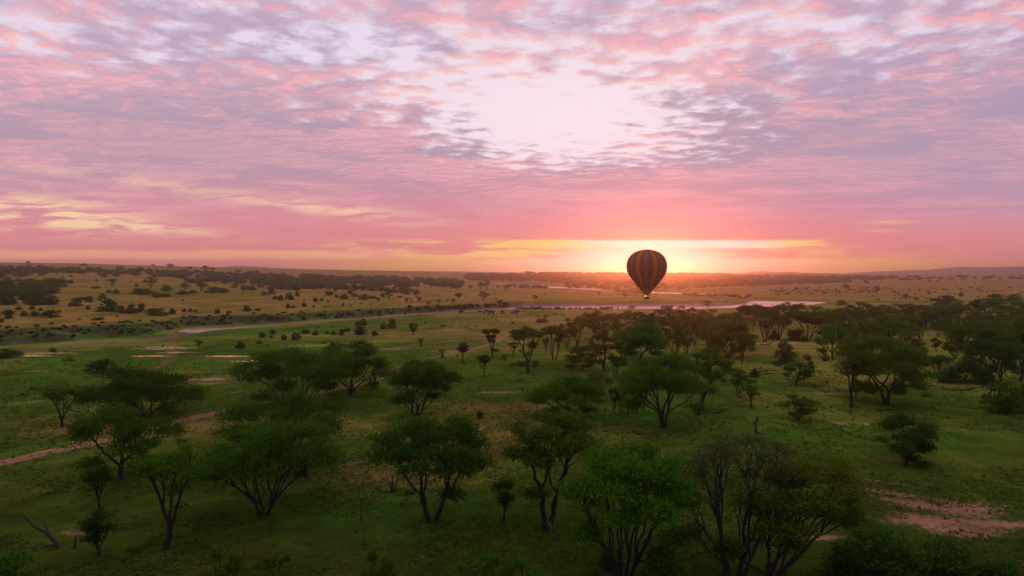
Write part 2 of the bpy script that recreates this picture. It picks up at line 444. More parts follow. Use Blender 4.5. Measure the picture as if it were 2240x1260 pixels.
# bare pink soil
SOIL = [(352, 762, 11, 4.2), (395, 771, 6, 2.2), (330, 779, 6, 1.6), (110, 773, 7, 2.5), (75, 778, 5, 1.6), (93, 812, 5, 1.4), (505, 779, 7, 2.0), (560, 790, 6, 2), (455, 830, 10, 2.2, 0.3), (520, 820, 9, 1.6, 0.3), (480, 838, 6, 1.4, 0.3),
        (700, 866, 5.5, 2.0, 0.2), (390, 878, 4.5, 2.0), (240, 893, 4.5, 1.8, 0.2), (620, 862, 4, 1.6), (550, 858, 5, 1.5), (160, 676, 12, 5), (170, 690, 14, 7), (270, 695, 9, 5), (1090, 858, 4.5, 1.2, 0.1), (860, 764, 8, 2.2), (990, 768, 7, 2), (680, 757, 5, 1.5),
        (590, 795, 4, 2), (170, 1165, 1.4, 0.8), (2010, 1105, 4.2, 1.6, -0.5), (1960, 1080, 4.0, 1.0, -0.6), (2120, 1115, 3.4, 2.6, 0.2), (2020, 1140, 4.6, 2.0, -0.1), (2110, 1165, 3.6, 1.8), (2180, 1150, 5.0, 1.0, -0.2), (1930, 1055, 2.0, 0.6, -0.5), (1830, 850, 6, 2), (1815, 860, 4, 2),
        (1840, 925, 1.2, 1.0), (1895, 925, 1.2, 0.8), (1780, 820, 5, 1.5), (1460, 682, 40, 10), (1000, 722, 8, 5), (1420, 1000, 2, 0.7), (775, 1010, 1.5, 1), (1715, 750, 12, 4), (1800, 1178, 2.0, 0.7), (640, 910, 3, 1)]
for a in SOIL:
    m = patch(*a, sharp=0.45, freq=5.0, seed=int(a[0]) % 17)
    base = lerp(base, soil * (0.78 if a[1] > 1000 else (1.7 if 750 < a[1] < 800 and a[0] < 620 else 1.0)), m * (0.95 if 750 < a[1] < 800 and a[0] < 620 else 0.65) * (0.6 if a[2] < 6.5 and 800 < a[1] < 1000 else 1.0) * (0.45 + 0.9 * ss(n_c, 0.3, 0.6)))  # foremost patches darker, the shade on them is painted into the soil colour
# wet mud and pale sand along the water
dn = np.full(len(GX), 1e9)
nearm = np.hypot(GX, GY) < 760
dn[nearm] = poly_signed(GX[nearm], GY[nearm], RIVW)
mudm = np.zeros(len(GX)); mudm[nearm] = 1 - ss(poly_signed(GX[nearm], GY[nearm], SLUGW) + (n_c[nearm] - 0.5) * 6, 0.0, 4.0)
wet = 1 - ss(dn + (n_c - 0.5) * 3, 0.5, 3.5)
base = lerp(base, mud * 0.9, mudm * 0.7)
base = lerp(base, mud * 1.15, wet * (0.1 + 0.5 * ss(C_, 380, 520)))
# tracks: two bare ruts
def ground_track(pts, half, gauge, strength):
    global base
    P_ = [spot(a, b)[:2] for a, b in pts]
    d = seg_dist(GX, GY, P_)
    wv = (fbm(GX / 3, GY / 3, 2, 81) - 0.5) * 0.6
    rut = np.exp(-((np.abs(d + wv * 0.4) - gauge) / 0.45) ** 2)
    bodym = 1 - ss(d + wv, half * 0.75, half * 1.15)
    base = lerp(base, soil * 0.8, np.clip(bodym * 0.55 + rut * 0.6, 0, 1) * strength * (0.75 + 0.5 * n_a))
for pts, hf, gg, st in (
    ([(-420, 1090), (-200, 1058), (0, 1013), (100, 990), (200, 970), (300, 945), (370, 928), (430, 912), (500, 899), (560, 884), (640, 868)], 1.7, 0.9, 1.0),
    ([(640, 868), (700, 858), (760, 848), (830, 826), (880, 802), (920, 788), (960, 780), (1005, 768), (1060, 757), (1090, 745), (1105, 735), (1122, 729), (1200, 727)], 1.6, 0.9, 0.55),
    ([(1060, 757), (1082, 748), (1095, 738), (1130, 730)], 2.4, 1.0, 0.7),
    ([(-200, 905), (0, 886), (105, 875), (200, 862), (330, 850), (430, 832), (530, 820)], 1.3, 0.8, 0.5),
    ([(375, 728), (378, 740), (372, 755), (378, 770), (374, 785), (350, 800), (310, 815), (280, 830)], 1.8, 1.0, 0.40),
    ([(1000, 705), (997, 716), (1012, 722), (1035, 727), (1060, 733), (1120, 738)], 1.4, 0.8, 0.7),
    ([(1120, 690), (1250, 700), (1400, 684), (1550, 684)], 3.0, 1.5, 0.35),
    ([(850, 764), (920, 752), (1000, 745), (1100, 737)], 2.0, 0.9, 0.45)):
    ground_track(pts, hf, gg, st)
fine = 0.80 + 0.55 * (n_c - 0.5) + 0.5 * (fbm(GX / 2.2, GY / 2.2, 2, 91) - 0.5) * (1 - ss(D_, 150, 400)) + 0.7 * (fbm(GX / 16, GY / 16, 3, 95) - 0.5)
base = np.clip(base * (fine + 0.2)[:, None], 0.004, 0.8)

idx = np.arange(NA * NR).reshape(NR, NA)
nxt = np.roll(idx, -1, axis=1)
q = np.stack([idx[:-1].ravel(), idx[1:].ravel(), nxt[1:].ravel(), nxt[:-1].ravel()], 1)
q = q.reshape(NR - 1, NA, 4)[:, :-1].reshape(-1, 4)[:, ::-1]
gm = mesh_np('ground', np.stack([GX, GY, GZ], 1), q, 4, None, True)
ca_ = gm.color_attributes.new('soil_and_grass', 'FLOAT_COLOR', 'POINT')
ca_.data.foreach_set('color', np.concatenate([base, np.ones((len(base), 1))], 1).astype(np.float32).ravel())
m, t, o = new_mat('savanna_ground')
b = t.nodes.new('ShaderNodeBsdfDiffuse'); at_ = t.nodes.new('ShaderNodeAttribute'); at_.attribute_name = 'soil_and_grass'
g = t.nodes.new('ShaderNodeNewGeometry'); pos = K(t, g.outputs['Position'])
f1 = noise(t, pos, 1.3, 6.0, 0.65); f2 = noise(t, pos, 0.22, 5.0, 0.6)
f3 = noise(t, pos, 4.5, 4.0, 0.7)
k = 0.05 + f1 * 1.7 + f2 * 1.2 + f3 * 0.6
sc = t.nodes.new('ShaderNodeVectorMath'); sc.operation = 'SCALE'
t.links.new(at_.outputs['Color'], sc.inputs[0]); t.links.new(k.v, sc.inputs['Scale'])
t.links.new(sc.outputs[0], b.inputs['Color'])
b.inputs['Roughness'].default_value = 1.0
bp = t.nodes.new('ShaderNodeBump'); bp.inputs['Strength'].default_value = 0.55; bp.inputs['Distance'].default_value = 0.35
hn = f1 * 0.6 + noise(t, pos, 0.5, 4.0, 0.6) * 0.9
t.links.new(hn.v, bp.inputs['Height']); t.links.new(bp.outputs[0], b.inputs['Normal'])
t.links.new(b.outputs[0], o.inputs['Surface'])
gm.materials.append(m)
ground = link('ground', gm, kind='structure')

# ------------------------------------------------------------------ water
m, t, o = new_mat('river_water')
b = t.nodes.new('ShaderNodeBsdfPrincipled'); b.inputs['Base Color'].default_value = (0.42, 0.26, 0.21, 1)
b.inputs['Roughness'].default_value = 0.16; b.inputs['IOR'].default_value = 1.33
g = t.nodes.new('ShaderNodeNewGeometry'); bp = t.nodes.new('ShaderNodeBump')
bp.inputs['Strength'].default_value = 0.06; bp.inputs['Distance'].default_value = 0.2
t.links.new(noise(t, K(t, g.outputs['Position']), 1.2, 3.0).v, bp.inputs['Height']); t.links.new(bp.outputs[0], b.inputs['Normal'])
t.links.new(b.outputs[0], o.inputs['Surface']); M_WATER = m
def water(name, quads, z):
    vs = []; fs = []
    for (a, b_) in quads: vs += [(a[0], a[1], z), (b_[0], b_[1], z)]
    for i in range(len(quads) - 1): fs.append((2 * i, 2 * i + 1, 2 * i + 3, 2 * i + 2))
    return mesh_np(name, vs, fs, 4, M_WATER)
near_q = [(flat(a, b1, WATER_Z), flat(a, b0, WATER_Z)) for a, b1, b0 in
          [(340, 741, 722), (395, 735, 714), (440, 732, 711), (520, 724, 709), (600, 717, 706), (700, 710, 699), (800, 702, 693), (900, 694, 685), (1000, 686.5, 678.5), (1050, 684, 676.5),
           (1100, 680, 672), (1200, 677.5, 669), (1300, 678, 668), (1400, 678, 667.5), (1500, 678, 667.3), (1600, 676, 664), (1622, 675.5, 654), (1700, 673.5, 653.5), (1790, 668, 656.5), (1815, 664, 660)]]
link('river', water('river', near_q, WATER_Z), kind='structure')
far_q = [(flat(a, b1, FARZ - 0.1), flat(a, b0, FARZ - 0.1)) for a, b1, b0 in
         [(1020, 619, 616), (1060, 620.5, 616), (1120, 624.5, 619.5), (1190, 629.5, 625), (1240, 632, 627), (1300, 635, 630), (1400, 641, 635.5), (1480, 643.5, 639.5), (1600, 648.5, 644.5), (1655, 650.5, 648)]]
link('river', water('river_upstream', far_q, FARZ - 0.1), kind='structure')

# ------------------------------------------------------------------ distant hills
RIDGE = [(-900, 590), (-300, 588), (0, 585), (480, 585), (505, 582.5), (530, 581), (560, 582.5), (600, 586), (700, 589), (800, 591), (900, 592.5), (1000, 593.5), (1200, 596.5), (1620, 597), (1650, 594), (1672, 592.8), (1690, 595), (1700, 595.5), (1725, 593.8), (1745, 596),
         (1840, 598), (1860, 597), (1900, 594.5), (1935, 593), (1950, 592.5), (1985, 590.8), (2010, 591), (2030, 590.2), (2060, 586.5), (2100, 584), (2130, 583.6), (2150, 585), (2190, 583.6), (2240, 583.4), (2330, 581), (2450, 584), (2700, 588), (3200, 590)]
hx = np.linspace(-900, 3200, 900)
rows = []
for D0, kk in ((4700, 0.0), (4850, 0.35), (5050, 0.75), (5250, 1.0), (5500, 0.8), (5900, 0.3), (6300, 0.0)):
    top = CAM_H + (HY - interp(hx, RIDGE)) / F * 5250
    zz = 15 + (top - 15) * kk + (vnoise(hx / 9, D0 / 90 + 0 * hx, 3) - 0.5) * 1.5 * (kk > 0)
    rows.append(np.stack([(hx - HX) / F * D0, np.full_like(hx, D0), zz], 1))
hv = np.concatenate(rows); n = len(hx); hi = np.arange(len(hv)).reshape(-1, n)
hf_ = np.stack([hi[:-1, :-1].ravel(), hi[:-1, 1:].ravel(), hi[1:, 1:].ravel(), hi[1:, :-1].ravel()], 1)
keep = np.hypot(hv[:, 0], hv[:, 1]) < 6900
hf_ = hf_[keep[hf_].all(1)]
m_h = plain('hill_scrub', (0.10, 0.10, 0.045), 0.95, 0, 0.5, 0.01)
link('hills', mesh_np('hills', hv, hf_, 4, m_h, True), kind='structure')

# ------------------------------------------------------------------ haze: closed box round camera, ground and hills
def build_haze():
    HZ0, HZ1, HR = float(GZ.min()) - 1.0, 92.0, 7000.0
    vs = [(x, y, z) for z in (HZ0, HZ1) for y in (-HR, HR) for x in (-HR, HR)]
    fs = [(0, 2, 3, 1), (4, 5, 7, 6), (0, 1, 5, 4), (2, 6, 7, 3), (0, 4, 6, 2), (1, 3, 7, 5)]
    m, t, o = new_mat('haze_air')
    pv = t.nodes.new('ShaderNodeVolumePrincipled')
    pv.inputs['Color'].default_value = (0.97, 0.78, 0.72, 1); pv.inputs['Density'].default_value = 0.00020
    pv.inputs['Anisotropy'].default_value = 0.90
    t.links.new(pv.outputs[0], o.inputs['Volume'])
    try: m.cycles.homogeneous_volume = True
    except Exception: pass
    link('haze', mesh_np('haze', vs, fs, 4, m), kind='stuff', label='thin pinkish morning haze filling the air over the plain', category='haze')

# ------------------------------------------------------------------ tree builder
def tubes(paths, sides=5):
    """paths: list of (points (n,3), radii (n,)) -> verts, quads"""
    V = []; Q = []; off = 0
    ang = np.linspace(0, 2 * math.pi, sides, endpoint=False); ca_, sa_ = np.cos(ang), np.sin(ang)
    for pts, rad in paths:
        pts = np.asarray(pts, float); n = len(pts)
        tn = np.gradient(pts, axis=0); tn /= np.linalg.norm(tn, axis=1)[:, None] + 1e-9
        up_ = np.array([0.0, 0, 1]) if abs(tn[0][2]) < 0.8 else np.array([1.0, 0, 0])
        a = np.cross(tn, up_); a /= np.linalg.norm(a, axis=1)[:, None] + 1e-9
        b = np.cross(tn, a)
        ring = pts[:, None] + (a[:, None] * ca_[None, :, None] + b[:, None] * sa_[None, :, None]) * np.asarray(rad)[:, None, None]
        V.append(ring.reshape(-1, 3))
        i = np.arange(n - 1)[:, None] * sides + off; j = np.arange(sides)[None]; j2 = (j + 1) % sides
        Q.append(np.stack([i + j, i + j2, i + sides + j2, i + sides + j], -1).reshape(-1, 4))
        off += n * sides
    return np.concatenate(V), np.concatenate(Q)
def bez(p0, d0, p1, d1, n, rng, wob):
    L = np.linalg.norm(p1 - p0); t = np.linspace(0, 1, n)[:, None]
    c0, c1 = p0 + d0 * L * 0.38, p1 - d1 * L * 0.30
    p = (1 - t) ** 3 * p0 + 3 * (1 - t) ** 2 * t * c0 + 3 * (1 - t) * t * t * c1 + t ** 3 * p1
    w = rng.normal(0, wob * L, (n, 3)) * (np.sin(t * math.pi))
    return p + w
def unit(a):
    return a / (np.linalg.norm(a) + 1e-9)
def grow(p0, d0, tips, rtip, paths, rng, lvl, rise):
    n = len(tips)
    rad = rtip * n ** 0.5
    if n <= 2 or lvl > 7:
        for tp in tips:
            L = np.linalg.norm(tp - p0)
            if L < 1e-3: continue
            d1 = unit(unit(tp - p0) + np.array([0, 0, 0.25]))
            pts = bez(p0, d0, tp, d1, 4, rng, 0.06)
            paths.append((pts, np.linspace(rtip * 1.1, rtip * 0.35, 4)))
        return
    k = 2 if n < 14 else 3
    c = tips[rng.choice(n, k, replace=False)].copy()
    for _ in range(5):
        a = np.argmin(((tips[:, None] - c[None]) ** 2 * np.array([1, 1, 0.5])).sum(-1), 1)
        for j in range(k):
            if (a == j).any(): c[j] = tips[a == j].mean(0)
    for j in range(k):
        g = tips[a == j]
        if len(g) == 0: continue
        cc = g.mean(0)
        t = rng.uniform(0.42, 0.58)
        q_ = p0 + (cc - p0) * t
        q_[2] = p0[2] + (cc[2] - p0[2]) * t * rng.uniform(rise - 0.1, rise + 0.1)
        d1 = unit(unit(q_ - p0) * 0.8 + unit(cc - q_) * 0.6)
        pts = bez(p0, d0, q_, d1, 5, rng, 0.035)
        r1 = rtip * len(g) ** 0.5
        paths.append((pts, np.linspace(min(rad, r1 * 1.25), r1, 5)))
        grow(q_, d1, g, rtip, paths, rng, lvl + 1, rise)
def build_tree(seed, H, ax, ay, zc, style='umbrella', stems=3, tips=110, leaves=90, leaf=0.16, lean=(0.0, 0.0), fork=0.18, pad=0.55, flatp=0.42,
               girth=1.0, lump=0.28, extra=()):
    """one tree: H height, ax/ay half widths of the crown, zc underside of the crown"""
    rng = np.random.default_rng(seed)
    th = rng.uniform(0, 2 * math.pi, tips); rho = rng.uniform(0, 1, tips) ** 0.55
    ph = rng.uniform(0, 6.28, 3)
    lob = 1 + lump * (0.6 * np.sin(2 * th + ph[0]) + 0.5 * np.sin(3 * th + ph[1]) + 0.4 * np.sin(5 * th + ph[2])) * 0.6
    x = np.cos(th) * rho * lob * ax; y = np.sin(th) * rho * lob * ay
    dome = np.sqrt(np.clip(1 - rho ** 2, 0, 1))
    hh = H - zc
    if style == 'umbrella':
        top = zc + hh * (0.30 + 0.70 * dome ** 0.9); bot = zc + hh * (0.10 * rho + 0.12 * dome)
    elif style == 'flat':
        top = zc + hh * (0.62 + 0.38 * dome ** 0.6); bot = zc + hh * (0.50 * rho ** 2)
    elif style == 'vase':
        top = zc + hh * (0.70 + 0.30 * dome); bot = zc + hh * (0.85 * rho ** 1.3)
    elif style == 'round':
        top = zc + hh * (0.5 + 0.5 * dome); bot = zc + hh * (0.5 - 0.5 * dome)
    else:  # bush
        top = H * (0.25 + 0.75 * dome); bot = H * 0.04 + 0 * rho
    tt = rng.uniform(0, 1, tips) ** (0.75 if style != 'round' else 0.9)
    lumpz = 1 + 0.0 * x
    z = bot + (top - bot) * tt * lumpz + (fbm(x / (ax * .5) + seed, y / (ay * .5), 2, seed % 97) - 0.5) * hh * 0.32 * tt
    T = np.stack([x + lean[0] * 1.0, y + lean[1] * 1.0, z], 1)
    if style != 'bush' and tips > 30:      # gather the twigs into separate leafy pads
        cc = T[rng.choice(len(T), max(5, tips // 7), replace=False)]
        near_ = cc[np.argmin(((T[:, None] - cc[None]) ** 2 * np.array([1, 1, 2.0])).sum(-1), 1)]
        T = T + (near_ - T) * np.array([0.32, 0.32, 0.55])
    if style != 'bush':                    # stretch back to the full crown
        T[:, 2] = zc + (T[:, 2] - zc) * (H - zc) / max(T[:, 2].max() - zc, 0.1)
        for k_, a_ in ((0, ax), (1, ay)):
            T[:, k_] -= lean[k_]; T[:, k_] *= a_ / np.percentile(np.abs(T[:, k_]), 97); T[:, k_] += lean[k_]
    for (ex, ey, ez, er, en) in extra:   # side clumps
        T = np.concatenate([T, np.array([ex, ey, ez]) + rng.normal(0, 1, (en, 3)) * np.array([er, er, er * 0.5])])
    T[:, 2] = np.maximum(T[:, 2], 0.15)
    rtip = 0.022 * (H / 9.0) ** 0.7 * girth * (110 / max(tips, 30)) ** 0.35
    paths = []
    if style == 'bush':
        for tp in T[rng.permutation(len(T))[:max(8, tips // 3)]]:
            b0 = np.array([rng.normal(0, ax * 0.08), rng.normal(0, ax * 0.08), -0.1])
            paths.append((bez(b0, unit(np.array([tp[0] * 0.3, tp[1] * 0.3, 1])), tp, unit(tp - b0), 5, rng, 0.04), np.linspace(rtip * 2.2, rtip * 0.6, 5)))
    else:
        a = np.arctan2(T[:, 1] - lean[1] * .5, T[:, 0] - lean[0] * .5) + rng.uniform(0, 6.28)
        o_ = np.argsort(a % 6.283)
        groups = np.array_split(o_, max(stems, 1))
        zf = zc * fork if stems > 1 else zc * max(fork, 0.45)
        for gi in groups:
            g = T[gi]
            if len(g) == 0: continue
            c = g.mean(0)
            off = unit(np.array([c[0] - lean[0] * .3, c[1] - lean[1] * .3, 0])) * (0.028 * H if stems > 1 else 0.0) * rng.uniform(0.6, 1.4)
            b0 = np.array([off[0], off[1], -0.35])
            f0 = np.array([off[0] * 2.2 + lean[0] * 0.16, off[1] * 2.2 + lean[1] * 0.16, zf])
            if stems == 1: f0 = np.array([lean[0] * 0.35 + rng.normal(0, 0.08), lean[1] * 0.35, zf])
            r = rtip * len(g) ** 0.5 * 1.15
            d1 = unit(unit(f0 - b0) + unit(c - f0) * 0.4)
            pts = bez(b0, np.array([0, 0, 1.0]), f0, d1, 6, rng, 0.02)
            paths.append((pts, np.array([1.75, 1.35, 1.15, 1.08, 1.03, 1.0]) * r))
            grow(f0, d1, g, rtip, paths, rng, 0, 0.95)
    wv, wf = tubes(paths, 5)
    # leaf sprays round every twig end
    n = len(T) * leaves
    ctr = np.repeat(T, leaves, 0)
    ps = np.repeat(pad * rng.uniform(0.55, 1.25, len(T)), leaves)[:, None]
    off = rng.normal(0, 1, (n, 3)) * np.array([1, 1, flatp]); off /= np.maximum(1.0, np.linalg.norm(off, axis=1) / 2.1)[:, None]
    C = ctr + off * ps
    C[:, 2] = np.maximum(C[:, 2], 0.05)
    d = rng.normal(0, 1, (n, 3)) + np.array([0, 0, 0.35]); d /= np.linalg.norm(d, axis=1)[:, None]
    e = np.cross(d, rng.normal(0, 1, (n, 3))); e /= np.linalg.norm(e, axis=1)[:, None] + 1e-9
    s = leaf * rng.uniform(0.6, 1.4, (n, 1))
    lv = np.stack([C - d * s * 0.6, C + e * s * 0.42, C + d * s * 0.9, C - e * s * 0.42], 1).reshape(-1, 3)
    lf = np.arange(n * 4).reshape(-1, 4)
    return wv, wf, lv, lf
OBJ = []   # every placed plant: (x, y, radius) for spacing
TINT = {'bright': (0.042, 0.140, 0.006), 'green': (0.034, 0.112, 0.008), 'deep': (0.025, 0.085, 0.009), 'olive': (0.049, 0.100, 0.009), 'yellow': (0.062, 0.096, 0.008),
        'grey': (0.042, 0.056, 0.022), 'brown': (0.055, 0.085, 0.014), 'dark': (0.018, 0.062, 0.009)}
WORD = {'bright': 'bright green', 'green': 'green', 'deep': 'deep green', 'olive': 'olive', 'yellow': 'yellowish green', 'grey': 'greyish green', 'brown': 'brownish', 'dark': 'dark green'}
def tint(o, c, rng=None):
    k = TINT[c] if isinstance(c, str) else c
    j = (rng or random).uniform(0.85, 1.18)
    o.color = (k[0] * j, k[1] * j, k[2] * j, 1)
def place_tree(wm, lm, loc, rz, sc, col, label, name='acacia_tree', cat='tree', group=None):
    root = link(name, None, None, loc, label=label, category=cat, group=group)
    root.rotation_euler = (0, 0, rz); root.scale = sc; root.empty_display_size = 1.0
    if wm: link('trunk', wm, root)
    if lm:
        c = link('crown', lm, root); tint(c, col)
    return root

# -------- the large trees, each built for its own place
# x base, y base, crown left, crown right, crown top, crown underside, style, stems, tint, density, label, options
BIG = [
 (136, 934, 103, 170, 848, 905, 'vase', 1, 'olive', 0.8, 'narrow vase-shaped acacia standing alone at the far left above the dirt track', {}),
 (322, 918, 186, 424, 806, 893, 'umbrella', 3, 'deep', 1.5, 'broad dark flat-topped acacia with a leaning limb beyond the dirt track at left', dict(lump=0.2)),
 (263, 1049, 160, 368, 896, 1000, 'umbrella', 1, 'green', 1.1, 'feathery green acacia with a single straight trunk just below the left end of the track', {}),
 (221, 1112, 178, 245, 1018, 1085, 'flat', 1, 'deep', 0.5, 'small thin flat-topped tree under the feathery acacia near the left edge', {}),
 (216, 1217, 182, 248, 1108, 1195, 'round', 1, 'dark', 0.7, 'small dark round tree beside the fallen snag at lower left', {}),
 (360, 1202, 308, 462, 972, 1120, 'vase', 1, 'green', 0.7, 'tall loose acacia with a slightly leaning trunk at lower left', dict(lean=(0.6, 0))),
 (578, 1127, 450, 732, 915, 1035, 'umbrella', 4, 'green', 1.5, 'big many-stemmed acacia in the lower left with a limb reaching left', dict(extra=((-8.0, 0, 5.4, 0.8, 10), (-6.2, 0, 4.6, 0.5, 4)))),
 (668, 1042, 490, 748, 858, 975, 'umbrella', 3, 'deep', 1.2, 'spreading acacia whose crown rises right behind the big many-stemmed one', {}),
 (655, 893, 524, 770, 763, 868, 'flat', 6, 'green', 1.8, 'very wide umbrella acacia with fanned stems over a patch of bare soil', dict(fork=0.1)),
 (762, 866, 698, 850, 745, 832, 'umbrella', 2, 'olive', 1.2, 'acacia directly behind the right side of the very wide umbrella acacia', {}),
 (908, 911, 845, 1003, 788, 868, 'umbrella', 3, 'deep', 1.2, 'layered acacia on three stems left of centre with low side clumps', dict(extra=((-2.6, -0.5, 3.4, 0.9, 12), (3.2, 0, 4.2, 0.6, 6)))),
 (944, 1141, 817, 1083, 905, 1050, 'umbrella', 2, 'deep', 1.7, 'large dense rounded acacia standing near the bottom centre', dict(extra=((2.4, 0, 3.2, 0.5, 6),), fork=0.35)),
 (1102, 1142, 1080, 1128, 1048, 1118, 'round', 1, 'deep', 0.6, 'slim dark sapling between the large dense acacia and the forked acacia', {}),
 (1196, 1160, 1110, 1330, 902, 1012, 'umbrella', 2, 'olive', 1.1, 'tall forked acacia with an open crown right of the slim sapling', dict(fork=0.5, extra=((-1.2, 0, 4.0, 0.7, 7),))),
 (1365, 1272, 1240, 1530, 978, 1125, 'umbrella', 5, 'bright', 1.9, 'big fresh green acacia on many stems at the bottom edge', {}),
 (1605, 1278, 1478, 1742, 945, 1135, 'umbrella', 4, 'grey', 1.25, 'tall airy greyish acacia at the bottom edge right of the fresh green one', dict(leaf=0.13, fork=0.3, lump=0.5)),
 (1662, 1282, 1610, 1885, 990, 1165, 'umbrella', 3, 'yellow', 1.1, 'yellow-tinged wide acacia leaning right at the bottom edge', dict(lean=(1.6, 0))),
 (1978, 1022, 1918, 2052, 912, 1000, 'round', 1, 'deep', 1.3, 'compact dark round tree alone on the grass at right', dict(extra=((1.5, 0, 0.9, 0.6, 8),))),
 (1252, 915, 1160, 1326, 823, 890, 'umbrella', 4, 'bright', 1.4, 'low bright green acacia on four short stems in the centre right', {}),
 (1300, 880, 1262, 1340, 812, 850, 'umbrella', 2, 'brown', 0.7, 'thin brownish acacia close behind the low bright green one', {}),
 (1452, 937, 1354, 1548, 777, 872, 'umbrella', 3, 'green', 1.7, 'tall domed umbrella acacia with a stout trunk in the centre right', dict(fork=0.45)),
 (1526, 908, 1500, 1606, 763, 838, 'umbrella', 1, 'green', 1.2, 'leaning acacia immediately right of the tall domed umbrella acacia', dict(lean=(2.0, 0))),
 (1612, 868, 1596, 1640, 808, 850, 'umbrella', 2, 'green', 0.7, 'small acacia on two thin stems right of the leaning acacia', {}),
 (1645, 895, 1620, 1658, 830, 866, 'umbrella', 1, 'bright', 0.6, 'small bright green tree leaning over above the dead stump', dict(lean=(-0.6, 0))),
 (1745, 922, 1708, 1788, 862, 912, 'round', 2, 'brown', 0.9, 'brownish scrubby tree on the open grass left of the dark round tree', {}),
 (1155, 817, 1115, 1190, 714, 795, 'vase', 1, 'olive', 1.3, 'tall vase-shaped acacia where the woodland meets the track', {}),
 (1214, 787, 1186, 1246, 712, 762, 'vase', 2, 'olive', 1.0, 'slender fan-shaped acacia next right of the tall vase-shaped one', {}),
 (1268, 812, 1235, 1307, 757, 798, 'umbrella', 3, 'green', 1.1, 'low dense umbrella tree in front of the first woodland row', {}),
 (1078, 781, 1054, 1092, 719, 760, 'vase', 1, 'olive', 0.8, 'small feathery tree standing against the bend of the dirt track', dict(extra=((0.2, 0, 2.2, 0.5, 6),))),
 (1059, 826, 1041, 1074, 776, 810, 'vase', 1, 'grey', 0.7, 'small greyish vase-shaped tree below the feathery one by the track', {}),
 (1012, 792, 1001, 1026, 751, 776, 'round', 1, 'dark', 0.6, 'small dark tree beside the track left of the feathery one', {}),
 (1397, 788, 1340, 1464, 711, 764, 'umbrella', 3, 'bright', 1.6, 'bright green domed acacia in the middle of the woodland below the balloon', {}),
 (1325, 812, 1292, 1347, 720, 785, 'umbrella', 2, 'brown', 1.1, 'tall brownish acacia left of the bright green domed one', {}),
 (1594, 783, 1532, 1648, 702, 762, 'umbrella', 3, 'olive', 1.6, 'large olive acacia with a dark underside in the middle woodland', {}),
 (1768, 745, 1722, 1815, 681, 722, 'vase', 5, 'olive', 1.3, 'wide fan-shaped acacia with many bare limbs showing', {}),
 (1822, 786, 1784, 1858, 711, 764, 'umbrella', 1, 'bright', 1.2, 'bright green rounded acacia at the left of the right-hand woodland', {}),
 (1940, 885, 1832, 2022, 733, 838, 'umbrella', 2, 'olive', 1.8, 'largest olive acacia of the right-hand woodland with a forked dark trunk', dict(fork=0.5)),
 (1862, 891, 1840, 1888, 762, 832, 'umbrella', 1, 'yellow', 0.7, 'thin yellowish tree close left of the largest olive acacia', {}),
 (1652, 713, 1616, 1682, 668, 690, 'flat', 2, 'dark', 1.0, 'dark flat-topped acacia silhouetted below the bright lagoon', {}),
 (1742, 843, 1711, 1776, 788, 832, 'round', 1, 'green', 1.0, 'low rounded green tree with a curved short trunk amid open grass', {}),
 (2192, 840, 2110, 2228, 718, 800, 'umbrella', 3, 'deep', 1.5, 'heavy dark acacia on three trunks near the right edge', {}),
 (2232, 832, 2196, 2290, 702, 780, 'umbrella', 2, 'olive', 1.2, 'tall olive acacia cut off by the right edge', {}),
 (2140, 802, 2070, 2184, 702, 745, 'umbrella', 2, 'olive', 1.3, 'acacia with a slanting trunk left of the heavy dark one', dict(lean=(-1.5, 0))),
]
rngg = random.Random(7)
def half_tone(n):
    return n
for i, (bx, by, xl, xr, yt, yc, style, stems, col, dens, lab, opt) in enumerate(BIG):
    x, y, z = spot(bx, by)
    s = y / F
    H = (by - yt) * s; zc = max((by - yc) * s, 0.25 * H if style != 'round' else 0.1 * H); ax = (xr - xl) * s * 0.5
    padr = 0.085 * ax + 0.22
    # crown span is measured over the leaf pads, so pull the twig ends in
    a2 = max(ax - padr * 1.1, ax * 0.6)
    off = ((xl + xr) / 2 - bx) * s
    px_ = y / 692.0                                     # one render pixel in metres
    o_ = dict(opt); lean = o_.pop('lean', (off, 0)); lean = (off, lean[1])
    ntip = int(min(210, 42 + 70 * dens * (ax * 2 / 12)))
    leafsz = max(o_.pop('leaf', 0.19), px_ * 1.15)
    nl = int(np.clip(0.85 * dens ** 0.3 * (padr / leafsz) ** 2 * 11, 32, 130) * (0.55 if col == 'grey' else 1.0))
    if dens >= 1.1 and 'extra' not in o_:
        rx = random.Random(i)
        o_['extra'] = tuple((sgn * ax * rx.uniform(0.35, 0.75), rx.uniform(-0.5, 0.5) * ax * 0.4, zc * rx.uniform(0.66, 0.86), 0.10 * ax, 6) for sgn in (-1, 1, -1))
    wv, wf, lv, lf = build_tree(100 + i, H - padr * 0.45, a2, a2 * 0.92, zc * 0.92, style, stems, ntip, nl, leafsz, lean=lean, pad=padr, girth=1.15, **o_)
    r = place_tree(mesh_np('trunk', wv, wf, 4, M_BARK, True), mesh_np('crown', lv, lf, 4, M_LEAF), (x, y, z), 0, (1, 1, 1), col, lab)
    OBJ.append((x, y, ax * 0.8))

